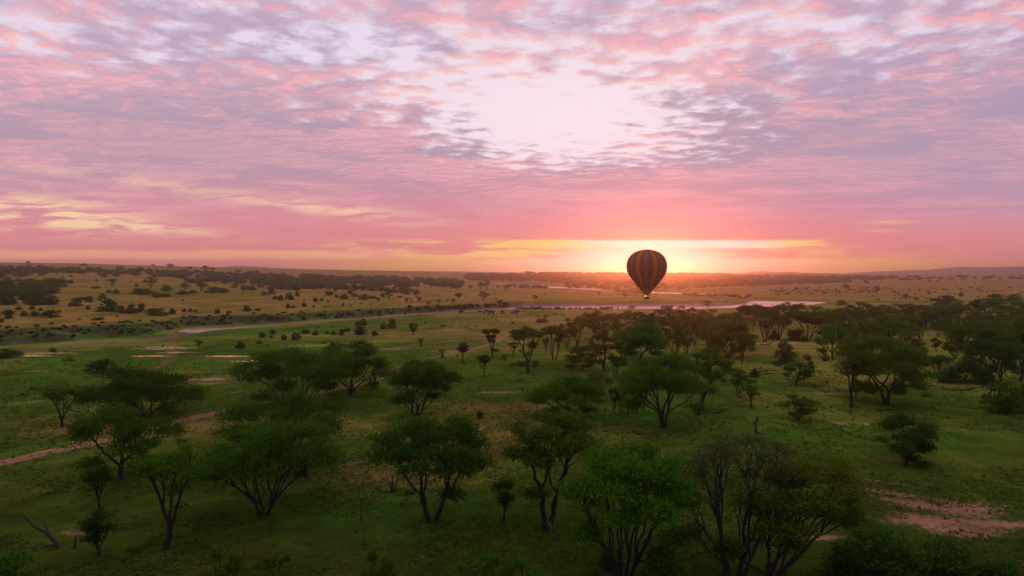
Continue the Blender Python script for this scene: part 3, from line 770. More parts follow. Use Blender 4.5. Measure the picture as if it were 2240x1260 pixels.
# -------- prototype meshes for smaller and farther trees and shrubs (unit: 1 m, scaled per copy)
PROTO = {}
def protos(kind, n, **kw):
    L = []; kw0 = kw
    for k in range(n):
        sd = 900 + 37 * k + len(kind) * 5; rk = random.Random(sd); kw = dict(kw0)
        kw['zc'] = kw0['zc'] * rk.uniform(0.65, 1.25); kw['H'] = kw0['H'] * rk.uniform(0.88, 1.08); kw['ay'] = kw0['ay'] * rk.uniform(0.75, 1.1)
        kw['lean'] = (rk.uniform(-1.3, 1.3), rk.uniform(-0.6, 0.6)); kw['stems'] = max(1, kw0['stems'] + rk.choice((-1, 0, 0, 1))); kw['lump'] = rk.uniform(0.25, 0.6)
        L.append([mesh_np(('trunk', 'crown')[j], *a, 4, (M_BARK, M_LEAF)[j], j == 0) for j, a in enumerate((lambda q: ((q[0], q[1]), (q[2], q[3])))(build_tree(sd, **kw)))])
    PROTO[kind] = L
protos('umb', 6, H=8.2, ax=4.3, ay=4.0, zc=2.2, style='umbrella', stems=3, tips=70, leaves=52, leaf=0.27, pad=0.62, girth=1.5)
protos('flt', 3, H=7.0, ax=4.4, ay=4.2, zc=2.5, style='flat', stems=2, tips=60, leaves=48, leaf=0.28, pad=0.6, girth=1.5)
protos('vas', 4, H=8.0, ax=2.9, ay=2.8, zc=2.4, style='vase', stems=2, tips=60, leaves=46, leaf=0.26, pad=0.55, girth=1.5)
protos('rnd', 3, H=7.0, ax=2.8, ay=2.8, zc=1.6, style='round', stems=1, tips=60, leaves=48, leaf=0.27, pad=0.6, girth=1.5)
def bush_protos(kind, n, **kw):
    L = []
    for k in range(n):
        wv, wf, lv, lf = build_tree(1500 + 11 * k + len(kind), **kw)
        me = mesh_np('shrub', np.concatenate([wv, lv]), np.concatenate([wf, lf + len(wv)]), 4, None)
        me.materials.append(M_BARK); me.materials.append(M_LEAF)
        me.polygons.foreach_set('material_index', np.concatenate([np.zeros(len(wf), np.int32), np.ones(len(lf), np.int32)]))
        L.append(me)
    PROTO[kind] = L
bush_protos('bush', 5, H=4.0, ax=2.8, ay=2.6, zc=0.3, style='bush', tips=60, leaves=46, leaf=0.26, pad=0.55, girth=1.2, lump=0.5)
bush_protos('tuft', 4, H=1.6, ax=1.5, ay=1.4, zc=0.1, style='bush', tips=22, leaves=26, leaf=0.20, pad=0.32, girth=0.8, lump=0.6)
DIM = {'umb': (8.0, 4.9), 'flt': (7.0, 5.0), 'vas': (8.0, 3.3), 'rnd': (7.2, 3.3), 'bush': (4.2, 3.2), 'tuft': (1.7, 1.8)}
PR_ = random.Random(11)
def put(kind, cx, by, w, h, col, label, group=None):
    """a proto plant whose foot stands at photo column/row, w x h photo pixels in size"""
    x, y, z = spot(cx, by); s = y / F
    H0, A0 = DIM[kind]
    sz = max(h * s, 0.3) / H0; sx = max(w * s * 0.5, 0.3) / A0
    sx = min(max(sx, sz * 0.5), sz * 2.2)
    P0 = PROTO[kind][PR_.randrange(len(PROTO[kind]))]
    rz = PR_.uniform(0, 6.28); OBJ.append((x, y, sx * A0 * 0.8))
    if isinstance(P0, list):
        return place_tree(P0[0], P0[1], (x, y, z), rz, (sx, sx, sz), col, label, group=group)
    o = link('shrub', P0, None, (x, y, z - 0.05), label=label, category='shrub', group=group)
    o.rotation_euler = (0, 0, rz); o.scale = (sx, sx, sz); tint(o, col, PR_)
    return o
ORD = ['', 'second', 'third', 'fourth', 'fifth', 'sixth', 'seventh', 'eighth', 'ninth', 'tenth', 'eleventh', 'twelfth', 'thirteenth', 'fourteenth', 'fifteenth', 'sixteenth', 'seventeenth', 'eighteenth', 'nineteenth', 'twentieth']
def row(items, where, group, one='shrub'):
    """items (kind, x, y, w, h, tint): labelled by their order from the left inside a named place"""
    items = sorted(items, key=lambda a: a[1])
    n = len(items)
    for i, (kind, x, y, w, h, c) in enumerate(items):
        noun = 'shrub' if kind in ('bush', 'tuft') else 'tree'
        sz = 'low' if kind == 'tuft' else ('bushy' if kind in ('bush', 'rnd') else ('flat-topped' if kind in ('umb', 'flt') else 'upright'))
        if i == 0: pos = 'leftmost'
        elif i == n - 1: pos = 'rightmost'
        else: pos = ORD[i] + ' from left'
        lab = f"{sz} {WORD[c]} {noun}, {pos} {where}"
        put(kind, x, y, w, h, c, lab, group)

# ------------------------------------------------------------------ woodland trees and plain shrubs, one by one
def q4(L, x0, y0, s, dflt='green'):
    """zoomed picks -> photo columns/rows"""
    out_ = []
    for a in L:
        k, x, y, w, h = a[:5]; c = a[5] if len(a) > 5 else dflt
        out_.append((k, x0 + x / s, y0 + y / s, w / s, h / s, c))
    return out_
# --- woodland behind the big trees
row([('umb', 1240, 762, 44, 63, 'brown'), ('vas', 1262, 758, 41, 60, 'olive'), ('umb', 1300, 730, 63, 43, 'olive'), ('umb', 1318, 742, 71, 49, 'deep'), ('vas', 1352, 722, 44, 40, 'brown'), ('umb', 1372, 716, 37, 34, 'olive'), ('umb', 1392, 722, 54, 36, 'grey'),
     ('umb', 1425, 728, 49, 40, 'grey'), ('umb', 1445, 722, 54, 43, 'brown'), ('umb', 1476, 782, 66, 76, 'olive'), ('umb', 1500, 738, 68, 52, 'brown'), ('rnd', 1512, 704, 22, 30, 'brown')],
    'at the back of the middle woodland, left half', 'acacias of the middle woodland')
row([('umb', 1530, 736, 66, 52, 'brown'), ('umb', 1562, 728, 73, 49, 'olive'), ('umb', 1590, 742, 85, 52, 'olive'), ('vas', 1500, 776, 29, 38, 'deep'), ('rnd', 1550, 770, 30, 44, 'deep'), ('vas', 1622, 796, 24, 74, 'olive'), ('umb', 1630, 702, 34, 34, 'dark'),
     ('rnd', 1633, 714, 16, 18, 'dark'), ('vas', 1647, 724, 17, 29, 'brown'), ('vas', 1673, 748, 56, 67, 'olive'), ('umb', 1702, 744, 59, 67, 'olive'), ('bush', 1692, 744, 22, 22, 'dark')],
    'at the back of the middle woodland, right half', 'acacias of the middle woodland')
row([('flt', 1724, 696, 66, 34, 'dark'), ('rnd', 1722, 678, 18, 17, 'dark'), ('vas', 1788, 690, 24, 22, 'olive'), ('bush', 1740, 746, 40, 26, 'dark'), ('umb', 1810, 738, 56, 52, 'olive'), ('vas', 1850, 735, 71, 65, 'deep'), ('umb', 1880, 712, 61, 47, 'deep'), ('bush', 1842, 668, 22, 12, 'olive'),
     ('umb', 1860, 756, 73, 56, 'olive'), ('umb', 1895, 716, 68, 47, 'deep')],
    'just below the lagoon', 'acacias below the lagoon')
row([('rnd', 1931, 679, 18, 12, 'dark'), ('umb', 1974, 706, 63, 38, 'deep'), ('umb', 1930, 720, 85, 45, 'olive'), ('flt', 2026, 698, 73, 34, 'deep'), ('umb', 2072, 686, 81, 34, 'deep'), ('umb', 2094, 720, 112, 49, 'green'), ('umb', 2132, 694, 41, 34, 'dark'), ('flt', 2166, 690, 61, 36, 'dark'),
     ('umb', 2208, 700, 102, 49, 'green'), ('umb', 2140, 722, 73, 47, 'deep'), ('umb', 2200, 730, 105, 54, 'green'), ('umb', 2246, 716, 73, 52, 'deep')],
    'along the far edge of the right-hand woodland', 'acacias of the right-hand woodland')
row([('umb', 1900, 762, 81, 56, 'brown'), ('umb', 1938, 758, 93, 60, 'green'), ('umb', 1978, 752, 68, 56, 'olive'), ('vas', 2012, 742, 44, 52, 'deep'), ('rnd', 2050, 737, 32, 44, 'dark'), ('umb', 2030, 720, 61, 38, 'deep'), ('umb', 2080, 752, 73, 52, 'green'), ('vas', 2117, 796, 37, 56, 'olive'),
     ('umb', 2160, 770, 81, 63, 'olive'), ('umb', 2212, 776, 93, 67, 'green'), ('umb', 2250, 752, 73, 67, 'olive'), ('rnd', 2048, 769, 20, 28, 'deep')],
    'in the middle of the right-hand woodland', 'acacias of the right-hand woodland')
row([('vas', 2052, 824, 56, 49, 'olive'), ('bush', 2088, 838, 54, 42, 'deep'), ('bush', 1990, 832, 50, 34, 'dark'), ('bush', 2152, 842, 50, 36, 'deep'), ('umb', 1985, 822, 81, 78, 'olive'), ('umb', 2118, 838, 56, 52, 'olive'), ('bush', 2200, 902, 92, 68, 'olive'), ('rnd', 1872, 872, 26, 40, 'olive'),
     ('bush', 1965, 862, 44, 34, 'dark'), ('bush', 2250, 888, 60, 50, 'deep')],
    'along the near edge of the right-hand woodland', 'near-edge scrub of the right-hand woodland')
row([('bush', 1718, 796, 44, 52, 'olive'), ('tuft', 1766, 790, 18, 18, 'grey'), ('tuft', 1806, 790, 20, 18, 'brown'), ('bush', 1650, 826, 24, 20, 'dark'), ('tuft', 1700, 800, 30, 12, 'dark'), ('bush', 1773, 812, 16, 24, 'dark'), ('tuft', 1645, 768, 8, 18, 'deep'), ('tuft', 1807, 838, 12, 7, 'deep'),
     ('tuft', 1785, 850, 14, 8, 'lushy' if False else 'green'), ('tuft', 2025, 868, 20, 9, 'dark')],
    'on the grass between the two woodlands', 'scrub in the woodland gap')
row([('vas', 1342, 905, 22, 52, 'brown'), ('vas', 1358, 903, 22, 58, 'olive'), ('vas', 1374, 908, 24, 69, 'grey'), ('vas', 1392, 904, 20, 54, 'brown'), ('vas', 1408, 903, 17, 49, 'grey')],
    'in the thin thicket left of the domed acacia', 'thin saplings of the thicket')
row([('umb', 1290, 790, 34, 45, 'olive'), ('vas', 1194, 772, 15, 34, 'olive'), ('vas', 1122, 782, 24, 31, 'olive'), ('vas', 1345, 826, 32, 47, 'deep'), ('bush', 1362, 800, 26, 20, 'dark'), ('tuft', 1102, 788, 14, 14, 'brown'), ('tuft', 1122, 800, 14, 9, 'olive'), ('tuft', 1142, 853, 7, 6, 'dark'), ('tuft', 1134, 928, 12, 9, 'olive')],
    'along the left front of the middle woodland', 'scrub in front of the middle woodland')
row([('umb', 1285, 716, 44, 30, 'olive'), ('umb', 1345, 742, 48, 44, 'olive'), ('umb', 1410, 742, 60, 44, 'olive'), ('umb', 1458, 752, 60, 50, 'deep'), ('umb', 1520, 756, 56, 50, 'olive'), ('umb', 1566, 756, 64, 52, 'brown'), ('umb', 1480, 716, 46, 34, 'olive'), ('umb', 1540, 716, 52, 34, 'olive'),
     ('umb', 1610, 722, 44, 30, 'deep'), ('umb', 1420, 774, 40, 44, 'deep'), ('umb', 1362, 784, 44, 50, 'olive')],
    'filling the heart of the middle woodland', 'acacias of the middle woodland')
row([('umb', 1905, 740, 66, 46, 'olive'), ('umb', 1955, 734, 62, 44, 'deep'), ('umb', 2000, 716, 56, 36, 'olive'), ('umb', 2060, 712, 60, 38, 'deep'), ('umb', 2110, 746, 66, 46, 'olive'), ('umb', 2165, 740, 70, 46, 'deep'), ('umb', 2226, 752, 70, 50, 'olive'), ('umb', 2180, 800, 60, 60, 'deep'), ('umb', 2090, 784, 60, 50, 'olive'),
     ('umb', 1925, 796, 60, 56, 'olive'), ('umb', 1985, 780, 70, 56, 'brown'), ('bush', 2120, 812, 44, 34, 'dark'), ('bush', 2010, 790, 44, 34, 'dark'), ('umb', 1870, 790, 54, 54, 'olive'), ('bush', 2068, 838, 40, 28, 'deep')],
    'filling the heart of the right-hand woodland', 'acacias of the right-hand woodland')
# --- bright shrub tops poking in at the bottom edge
row([('umb', 505, 1400, 120, 178, 'yellow'), ('umb', 610, 1405, 120, 179, 'yellow'), ('umb', 840, 1400, 90, 169, 'yellow'), ('umb', 1050, 1400, 130, 172, 'bright'), ('umb', 1145, 1402, 90, 174, 'bright'), ('rnd', 20, 1345, 110, 160, 'green')],
    'cut off by the bottom edge', 'tree tops at the bottom edge')
row([('bush', 1925, 1262, 190, 110, 'deep'), ('bush', 2075, 1268, 160, 88, 'deep'), ('bush', 1850, 1282, 110, 90, 'dark'), ('bush', 2190, 1290, 120, 66, 'deep'), ('bush', 1450, 1292, 110, 100, 'deep'), ('bush', 1330, 1240, 46, 40, 'deep')],
    'in the lower right corner scrub', 'low scrub at the bottom right')
# --- left foreground grass
row([('bush', 224, 815, 60, 32, 'dark'), ('bush', 12, 783, 64, 20, 'dark'), ('tuft', 150, 790, 26, 10, 'deep'), ('tuft', 300, 1205, 50, 14, 'brown'), ('bush', 115, 770, 16, 10, 'olive'), ('tuft', 172, 850, 12, 8, 'grey'), ('tuft', 72, 852, 16, 9, 'brown'), ('tuft', 50, 866, 22, 6, 'olive'), ('tuft', 105, 1082, 16, 8, 'yellow'),
     ('vas', 436, 768, 16, 22, 'grey'), ('bush', 526, 762, 22, 16, 'dark')],
    'on the near grass left of the wide acacia', 'shrubs on the left foreground grass')
row([('vas', 975, 873, 16, 32, 'deep'), ('vas', 818, 850, 14, 38, 'olive'), ('tuft', 968, 783, 12, 8, 'dark'), ('vas', 966, 782, 12, 16, 'olive'), ('vas', 921, 760, 12, 19, 'olive'), ('bush', 1050, 915, 18, 18, 'dark'), ('tuft', 752, 1012, 14, 7, 'dark'), ('tuft', 1020, 922, 8, 5, 'dark'), ('tuft', 895, 1080, 34, 12, 'deep'),
     ('bush', 1120, 998, 24, 16, 'dark'), ('tuft', 1015, 797, 10, 6, 'deep'), ('tuft', 1000, 780, 12, 5, 'olive')],
    'scattered over the central grass', 'small plants on the central grass')

# --- beyond the river, left
A1 = q4([('umb', 160, 205, 110, 80), ('bush', 615, 243, 60, 40), ('bush', 845, 222, 30, 20), ('bush', 840, 285, 70, 25), ('vas', 980, 268, 80, 75), ('bush', 1195, 268, 35, 25), ('umb', 1325, 275, 110, 85, 'olive'), ('bush', 620, 180, 30, 18, 'olive'), ('bush', 545, 190, 30, 16, 'olive')], 0, 560, 4)
row(A1, 'under the dark tree belt at left', 'shrubs high on the left slope')
A2 = q4([('bush', 950, 320, 50, 30), ('bush', 1015, 330, 55, 45), ('bush', 895, 370, 60, 45), ('tuft', 870, 390, 50, 30), ('bush', 780, 405, 80, 60), ('bush', 710, 385, 90, 30), ('bush', 665, 440, 100, 80), ('bush', 945, 470, 130, 110, 'dark'), ('bush', 900, 490, 120, 50, 'deep'), ('bush', 1060, 500, 90, 70), ('bush', 1150, 505, 90, 90, 'dark'),
         ('bush', 1235, 495, 80, 85), ('bush', 770, 468, 40, 35, 'dark'), ('bush', 980, 490, 90, 60, 'green'), ('tuft', 1020, 382, 24, 8)], 0, 560, 4)
row(A2, 'round the big dark clump on the left slope', 'bush clump of the left slope')
A3 = q4([('bush', 1240, 340, 180, 65, 'green'), ('bush', 1375, 365, 80, 55), ('bush', 1455, 310, 90, 60), ('bush', 1450, 360, 80, 40, 'dark'), ('umb', 1620, 290, 110, 60), ('umb', 1765, 310, 110, 88), ('bush', 1600, 340, 120, 40, 'dark'), ('bush', 1690, 330, 80, 36), ('bush', 1860, 325, 120, 60, 'green'), ('bush', 1950, 322, 110, 50), ('bush', 2050, 280, 60, 45),
         ('bush', 2140, 300, 80, 50), ('bush', 2200, 300, 80, 45), ('tuft', 2125, 335, 30, 20), ('tuft', 1600, 392, 25, 18)], 0, 560, 4)
row(A3, 'in the loose line across the left slope', 'bush line across the left slope')
A4 = q4([('bush', 1380, 525, 150, 75, 'green'), ('bush', 1510, 510, 75, 60), ('bush', 1610, 488, 40, 30, 'dark'), ('bush', 1665, 487, 35, 30, 'dark'), ('bush', 1710, 487, 35, 22, 'dark'), ('bush', 1900, 508, 55, 50), ('bush', 2003, 500, 50, 25), ('bush', 2158, 485, 75, 55, 'dark'), ('tuft', 1660, 528, 30, 14), ('tuft', 2238, 480, 20, 20),
         ('bush', 1320, 510, 80, 55, 'dark')], 0, 560, 4)
row(A4, 'right of the big dark clump at left', 'bushes right of the dark clump')
A5 = q4([('bush', 165, 475, 50, 40), ('bush', 280, 470, 50, 35, 'dark'), ('bush', 355, 480, 40, 30, 'olive'), ('bush', 80, 510, 110, 45, 'dark'), ('bush', 70, 550, 70, 50, 'green'), ('bush', 15, 580, 40, 35), ('bush', 210, 528, 70, 50, 'olive'), ('bush', 300, 530, 90, 55), ('bush', 440, 540, 140, 75, 'dark'), ('bush', 520, 495, 35, 25),
         ('bush', 860, 560, 100, 28), ('tuft', 1025, 535, 40, 20), ('tuft', 690, 560, 40, 15), ('bush', -60, 545, 110, 60)], 0, 560, 4)
row(A5, 'near the far bank at the left edge', 'bushes near the far bank at left')
rr = random.Random(5)
for ri, (yb, k, nm) in enumerate(((628, 12, 'back'), (642, 13, 'second'), (655, 11, 'third'), (664, 9, 'front'))):
    it = []
    for j in range(k):
        xx = -70 + (j + rr.uniform(0.1, 0.9)) * ((205, 190, 165, 190)[ri]) / k
        it.append((rr.choice(('bush', 'bush', 'rnd')), xx, yb + rr.uniform(-4, 4), rr.uniform(24, 40), rr.uniform(18, 26), rr.choice(('deep', 'green', 'deep', 'green'))))
    row(it, f'in the {nm} row of the left-edge thicket', 'dense thicket at the left edge')
# --- beyond the river, centre left
B1 = q4([('bush', 20, 480, 40, 25), ('bush', 70, 340, 50, 30), ('bush', 165, 380, 60, 35), ('bush', 215, 390, 60, 50), ('bush', 290, 385, 85, 65), ('bush', 360, 355, 45, 50, 'dark'), ('bush', 135, 335, 70, 60), ('bush', 350, 300, 80, 50, 'dark'), ('tuft', 420, 388, 25, 15), ('bush', 520, 405, 50, 45, 'brown'), ('bush', 575, 395, 45, 30), ('tuft', 630, 403, 25, 18)], 560, 560, 4)
row(B1, 'on the plain beyond the river, left part', 'shrubs of the far plain, left')
B2 = q4([('bush', 280, 458, 40, 40, 'dark'), ('bush', 325, 458, 45, 28), ('tuft', 362, 447, 22, 14), ('bush', 420, 445, 50, 38, 'dark'), ('bush', 508, 452, 28, 28), ('tuft', 605, 448, 30, 14), ('tuft', 640, 446, 45, 10), ('bush', 760, 440, 25, 30), ('tuft', 825, 440, 35, 14), ('tuft', 925, 420, 30, 12), ('tuft', 1005, 402, 16, 9), ('tuft', 1005, 425, 18, 8)], 560, 560, 4)
row(B2, 'in the sparse line above the far bank', 'shrubs just above the far bank')
B3 = q4([('umb', 855, 330, 100, 85), ('bush', 825, 335, 50, 45, 'dark'), ('bush', 640, 345, 90, 45), ('bush', 705, 365, 35, 35, 'dark'), ('bush', 770, 375, 90, 45, 'green'), ('bush', 690, 310, 35, 30), ('bush', 745, 290, 90, 40, 'brown'), ('bush', 870, 360, 70, 35), ('bush', 945, 385, 75, 60), ('bush', 1015, 375, 90, 30, 'green'), ('bush', 1070, 388, 35, 25, 'green'),
         ('bush', 1110, 360, 50, 40), ('umb', 1165, 380, 100, 85, 'olive'), ('bush', 1260, 368, 40, 25)], 560, 560, 4)
row(B3, 'in the bush group mid far plain', 'bush group of the far plain')
B4 = q4([('rnd', 1268, 312, 25, 25, 'brown'), ('bush', 1315, 338, 60, 45), ('umb', 1410, 372, 75, 75, 'olive'), ('vas', 1318, 415, 42, 45), ('vas', 1358, 412, 22, 40, 'brown'), ('vas', 1427, 410, 42, 50), ('rnd', 1508, 435, 40, 38, 'green'), ('vas', 1595, 415, 35, 32, 'olive'), ('vas', 1675, 410, 25, 28, 'brown'), ('vas', 1722, 430, 42, 52, 'olive'), ('rnd', 1765, 375, 60, 60, 'brown'),
         ('umb', 1990, 397, 92, 80, 'olive'), ('tuft', 2100, 375, 25, 18, 'brown'), ('rnd', 2123, 432, 66, 56, 'green'), ('tuft', 1565, 348, 15, 10, 'dark'), ('tuft', 1605, 353, 18, 10, 'dark'), ('tuft', 1490, 320, 12, 8)], 560, 560, 4)
row(B4, 'among lone trees on the plain beyond the vehicles', 'single trees left of the balloon')
B5 = q4([('vas', 1075, 547, 40, 62, 'dark'), ('bush', 935, 612, 75, 65), ('bush', 890, 608, 50, 40, 'dark'), ('bush', 910, 690, 110, 85, 'grey'), ('bush', 1110, 640, 60, 60), ('bush', 1190, 635, 80, 92), ('rnd', 1375, 698, 80, 110, 'green'), ('bush', 1035, 697, 60, 50, 'grey'), ('bush', 750, 695, 50, 60, 'grey'), ('bush', 680, 690, 60, 35), ('bush', 620, 680, 40, 25, 'grey'),
         ('bush', 800, 660, 70, 34, 'grey')], 560, 560, 4)
row(B5, 'on the near bank above the wide umbrella acacia', 'shrubs on the near river bank')
B6 = q4([('bush', 435, 682, 70, 45, 'dark'), ('rnd', 540, 642, 26, 28), ('bush', 520, 695, 60, 50, 'grey'), ('bush', 145, 688, 60, 50, 'dark'), ('bush', 130, 720, 40, 28), ('bush', 245, 738, 60, 60), ('bush', 55, 715, 65, 55, 'grey'), ('bush', 350, 732, 90, 65, 'grey'), ('bush', 665, 797, 38, 55, 'dark'), ('vas', 1445, 785, 45, 65, 'olive'), ('tuft', 1475, 590, 25, 25), ('tuft', 1640, 617, 90, 22, 'olive'),
         ('tuft', 1435, 520, 30, 15), ('bush', 30, 770, 60, 30, 'olive'), ('tuft', 100, 790, 30, 20, 'grey'), ('tuft', 600, 770, 40, 18, 'grey')], 560, 560, 4)
row(B6, 'on the green meadow of the near bank', 'shrubs of the green meadow')
B7 = q4([('tuft', 1258, 488, 45, 35), ('bush', 1510, 510, 100, 40), ('bush', 1640, 482, 80, 35, 'brown'), ('tuft', 1375, 515, 80, 20, 'olive'), ('tuft', 1765, 492, 80, 22), ('bush', 1400, 606, 95, 82, 'dark'), ('bush', 1475, 604, 100, 88, 'deep'), ('bush', 990, 625, 60, 45, 'green'), ('tuft', 605, 538, 30, 22, 'green'), ('tuft', 545, 552, 35, 22), ('tuft', 735, 572, 40, 35, 'olive'),
         ('tuft', 770, 568, 26, 18, 'olive'), ('tuft', 1910, 572, 60, 28), ('tuft', 285, 668, 65, 20), ('tuft', 430, 662, 70, 18, 'olive'), ('tuft', 655, 632, 50, 15), ('bush', 200, 450, 80, 60, 'olive'), ('tuft', 490, 440, 100, 35, 'olive')], 980, 620, 7)
row(B7, 'on the tan grass round the parked vehicles', 'shrubs round the safari vehicles')
B8 = q4([('rnd', 1340, 258, 80, 90, 'brown'), ('tuft', 1485, 180, 35, 35), ('umb', 890, 102, 110, 100, 'olive'), ('umb', 1400, 84, 60, 66, 'brown'), ('tuft', 1195, 85, 35, 25), ('bush', 1110, 70, 50, 30, 'brown'), ('umb', 1875, 100, 60, 55, 'brown'), ('umb', 2185, 110, 80, 85, 'brown'), ('bush', 1985, 68, 90, 50, 'brown'), ('bush', 770, 68, 40, 40), ('tuft', 700, 170, 24, 26, 'olive')], 980, 620, 7)
row(B8, 'by the upstream water left of the balloon', 'trees near the upstream water')
row([('umb', 1366, 652, 16, 14, 'brown'), ('rnd', 1311, 647, 8, 8, 'brown'), ('rnd', 1549, 674, 15, 16, 'brown'), ('tuft', 1628, 652, 14, 4, 'brown'), ('vas', 1754, 671, 10, 8, 'grey')],
    'round the balloon and the river bend', 'trees round the river bend')
# --- right hand plain
C1 = q4([('umb', 833, 277, 52, 54, 'olive'), ('umb', 1067, 297, 60, 52, 'olive'), ('umb', 1305, 347, 60, 44), ('bush', 797, 385, 72, 42), ('bush', 993, 216, 45, 30, 'dark'), ('umb', 1492, 208, 30, 26), ('bush', 1210, 290, 30, 12), ('umb', 1488, 300, 40, 18), ('bush', 1745, 322, 40, 38, 'brown'), ('bush', 1965, 325, 30, 22), ('bush', 2165, 322, 70, 26, 'brown'), ('umb', 1915, 193, 28, 14),
         ('bush', 1388, 345, 45, 22), ('tuft', 1520, 350, 25, 18), ('umb', 1555, 208, 30, 15), ('bush', 1540, 288, 18, 10), ('bush', 2050, 198, 14, 10)], 1620, 560, 3.613)
row(C1, 'on the open plain right of the lagoon', 'trees of the right-hand plain')

# --- the belts of far woodland that read as one mass
def belt(name, label, polys, seed, tints, sz=(10, 20)):
    rng = np.random.default_rng(seed); V = []; Fc = []; off = 0; n_leaf = 150
    for (poly, count, wpx, hpx) in polys:
        for _ in range(count):
            cx = rng.uniform(poly[0], poly[1]); f = (cx - poly[0]) / (poly[1] - poly[0])
            lo = poly[2] + (poly[4] - poly[2]) * f; hi = poly[3] + (poly[5] - poly[3]) * f
            ry = rng.uniform(lo, hi)
            x, y, z = spot(cx, ry); s = y / F
            if y > 6000: continue
            w = wpx * s * rng.uniform(0.6, 1.3) * 0.5; h = hpx * s * rng.uniform(0.6, 1.25)
            w = min(w, 9.0); h = min(h, 10.0)
            d = rng.normal(0, 1, (n_leaf, 3)); d /= np.linalg.norm(d, axis=1)[:, None]
            rr_ = rng.uniform(0.55, 1.0, (n_leaf, 1))
            c = d * rr_ * np.array([w, w, h * 0.45]) + np.array([x, y, z + h * 0.52])
            e1 = rng.normal(0, 1, (n_leaf, 3)); e2 = rng.normal(0, 1, (n_leaf, 3))
            e1 /= np.linalg.norm(e1, axis=1)[:, None]; e2 /= np.linalg.norm(e2, axis=1)[:, None]
            q_ = max(w * 0.20, 0.35)
            V.append(np.stack([c - e1 * q_, c + e2 * q_, c + e1 * q_, c - e2 * q_], 1).reshape(-1, 3))
            Fc.append(np.arange(n_leaf * 4).reshape(-1, 4) + off); off += n_leaf * 4
    o = link(name, mesh_np(name, np.concatenate(V), np.concatenate(Fc), 4, M_LEAF), kind='stuff', label=label, category='woodland'); tint(o, tints)
    return o
belt('woodland_belt', 'dark green tree belt along the crest of the left slope', [((-120, 330, 583, 593, 594, 603), 150, 14, 7.5), ((300, 620, 594, 606, 600, 616), 110, 13, 7), ((-120, 560, 580, 600, 598, 614), 60, 12, 7), ((-120, 60, 596, 606, 596, 606), 20, 24, 14)], 1, (0.050, 0.100, 0.022))
belt('woodland_belt', 'long brown-green tree belt across the far plain left of the balloon', [((560, 820, 602, 612, 610, 624), 140, 14, 7), ((600, 1000, 606, 626, 612, 634), 70, 13, 7), ((560, 700, 612, 634, 618, 634), 70, 18, 10), ((780, 1010, 608, 622, 617, 631), 130, 15, 10), ((660, 900, 624, 632, 628, 642), 60, 16, 9), ((400, 640, 608, 620, 612, 624), 60, 18, 11)], 2, (0.050, 0.100, 0.022))
belt('woodland_belt', 'orange-hazed bush country on the skyline behind the balloon', [((1020, 1420, 602, 612, 602, 626), 420, 16, 6), ((1420, 1860, 604, 634, 607, 618), 560, 16, 6), ((1150, 1600, 598, 601, 601, 604), 160, 14, 6), ((1600, 1960, 602, 620, 606, 612), 120, 14, 6), ((1240, 1420, 616, 628, 622, 640), 90, 14, 6)], 3, 'brown')
belt('woodland_belt', 'thin line of scrub crossing the far plain at the right edge', [((1900, 2300, 607, 615, 604, 610), 70, 9, 4.5), ((1680, 1900, 632, 648, 626, 640), 90, 6, 2.2), ((1900, 2250, 628, 658, 628, 658), 70, 6, 2.2)], 4, 'grey')
belt('bank_scrub', 'brown scrub standing in front of the upstream water', [((1110, 1195, 624, 628, 629, 632), 34, 9, 5), ((1340, 1420, 635, 639, 640, 643), 30, 9, 5), ((1490, 1640, 643, 647, 648, 652), 50, 9, 4)], 8, 'brown')
belt('bank_scrub', 'low scrub rooted in the cut bank of the far shore', [((-60, 420, 716, 750, 698, 722), 80, 8, 3), ((400, 900, 690, 714, 676, 688), 80, 7, 3), ((880, 1110, 672, 682, 666, 673), 50, 10, 5), ((1110, 1340, 675.5, 677.5, 675.5, 677.5), 60, 8, 4)], 5, 'dark')
row([('umb', 62, 578, 12, 8, 'dark'), ('umb', 185, 586, 16, 9, 'dark'), ('umb', 262, 592, 16, 9, 'dark'), ('umb', 306, 594, 12, 10, 'dark'), ('umb', 334, 584, 11, 6, 'dark'), ('umb', 374, 588, 22, 10, 'dark'), ('umb', 417, 590, 14, 8, 'dark'), ('umb', 448, 592, 20, 10, 'dark'), ('umb', 465, 592, 12, 8, 'dark'), ('umb', 520, 598, 18, 9, 'deep')],
    'on the skyline of the left slope', 'lone trees on the left skyline')
row([('umb', 985, 632, 18, 18, 'olive'), ('umb', 1000, 634, 20, 18, 'olive'), ('vas', 1008, 632, 7, 9, 'olive'), ('rnd', 1028, 632, 11, 9, 'brown'), ('umb', 1050, 632, 18, 18, 'olive'), ('umb', 1064, 633, 18, 18, 'olive'), ('umb', 968, 629, 16, 16, 'olive'), ('umb', 944, 630, 20, 18, 'olive')],
    'at the right end of the far belt', 'trees ending the far belt')

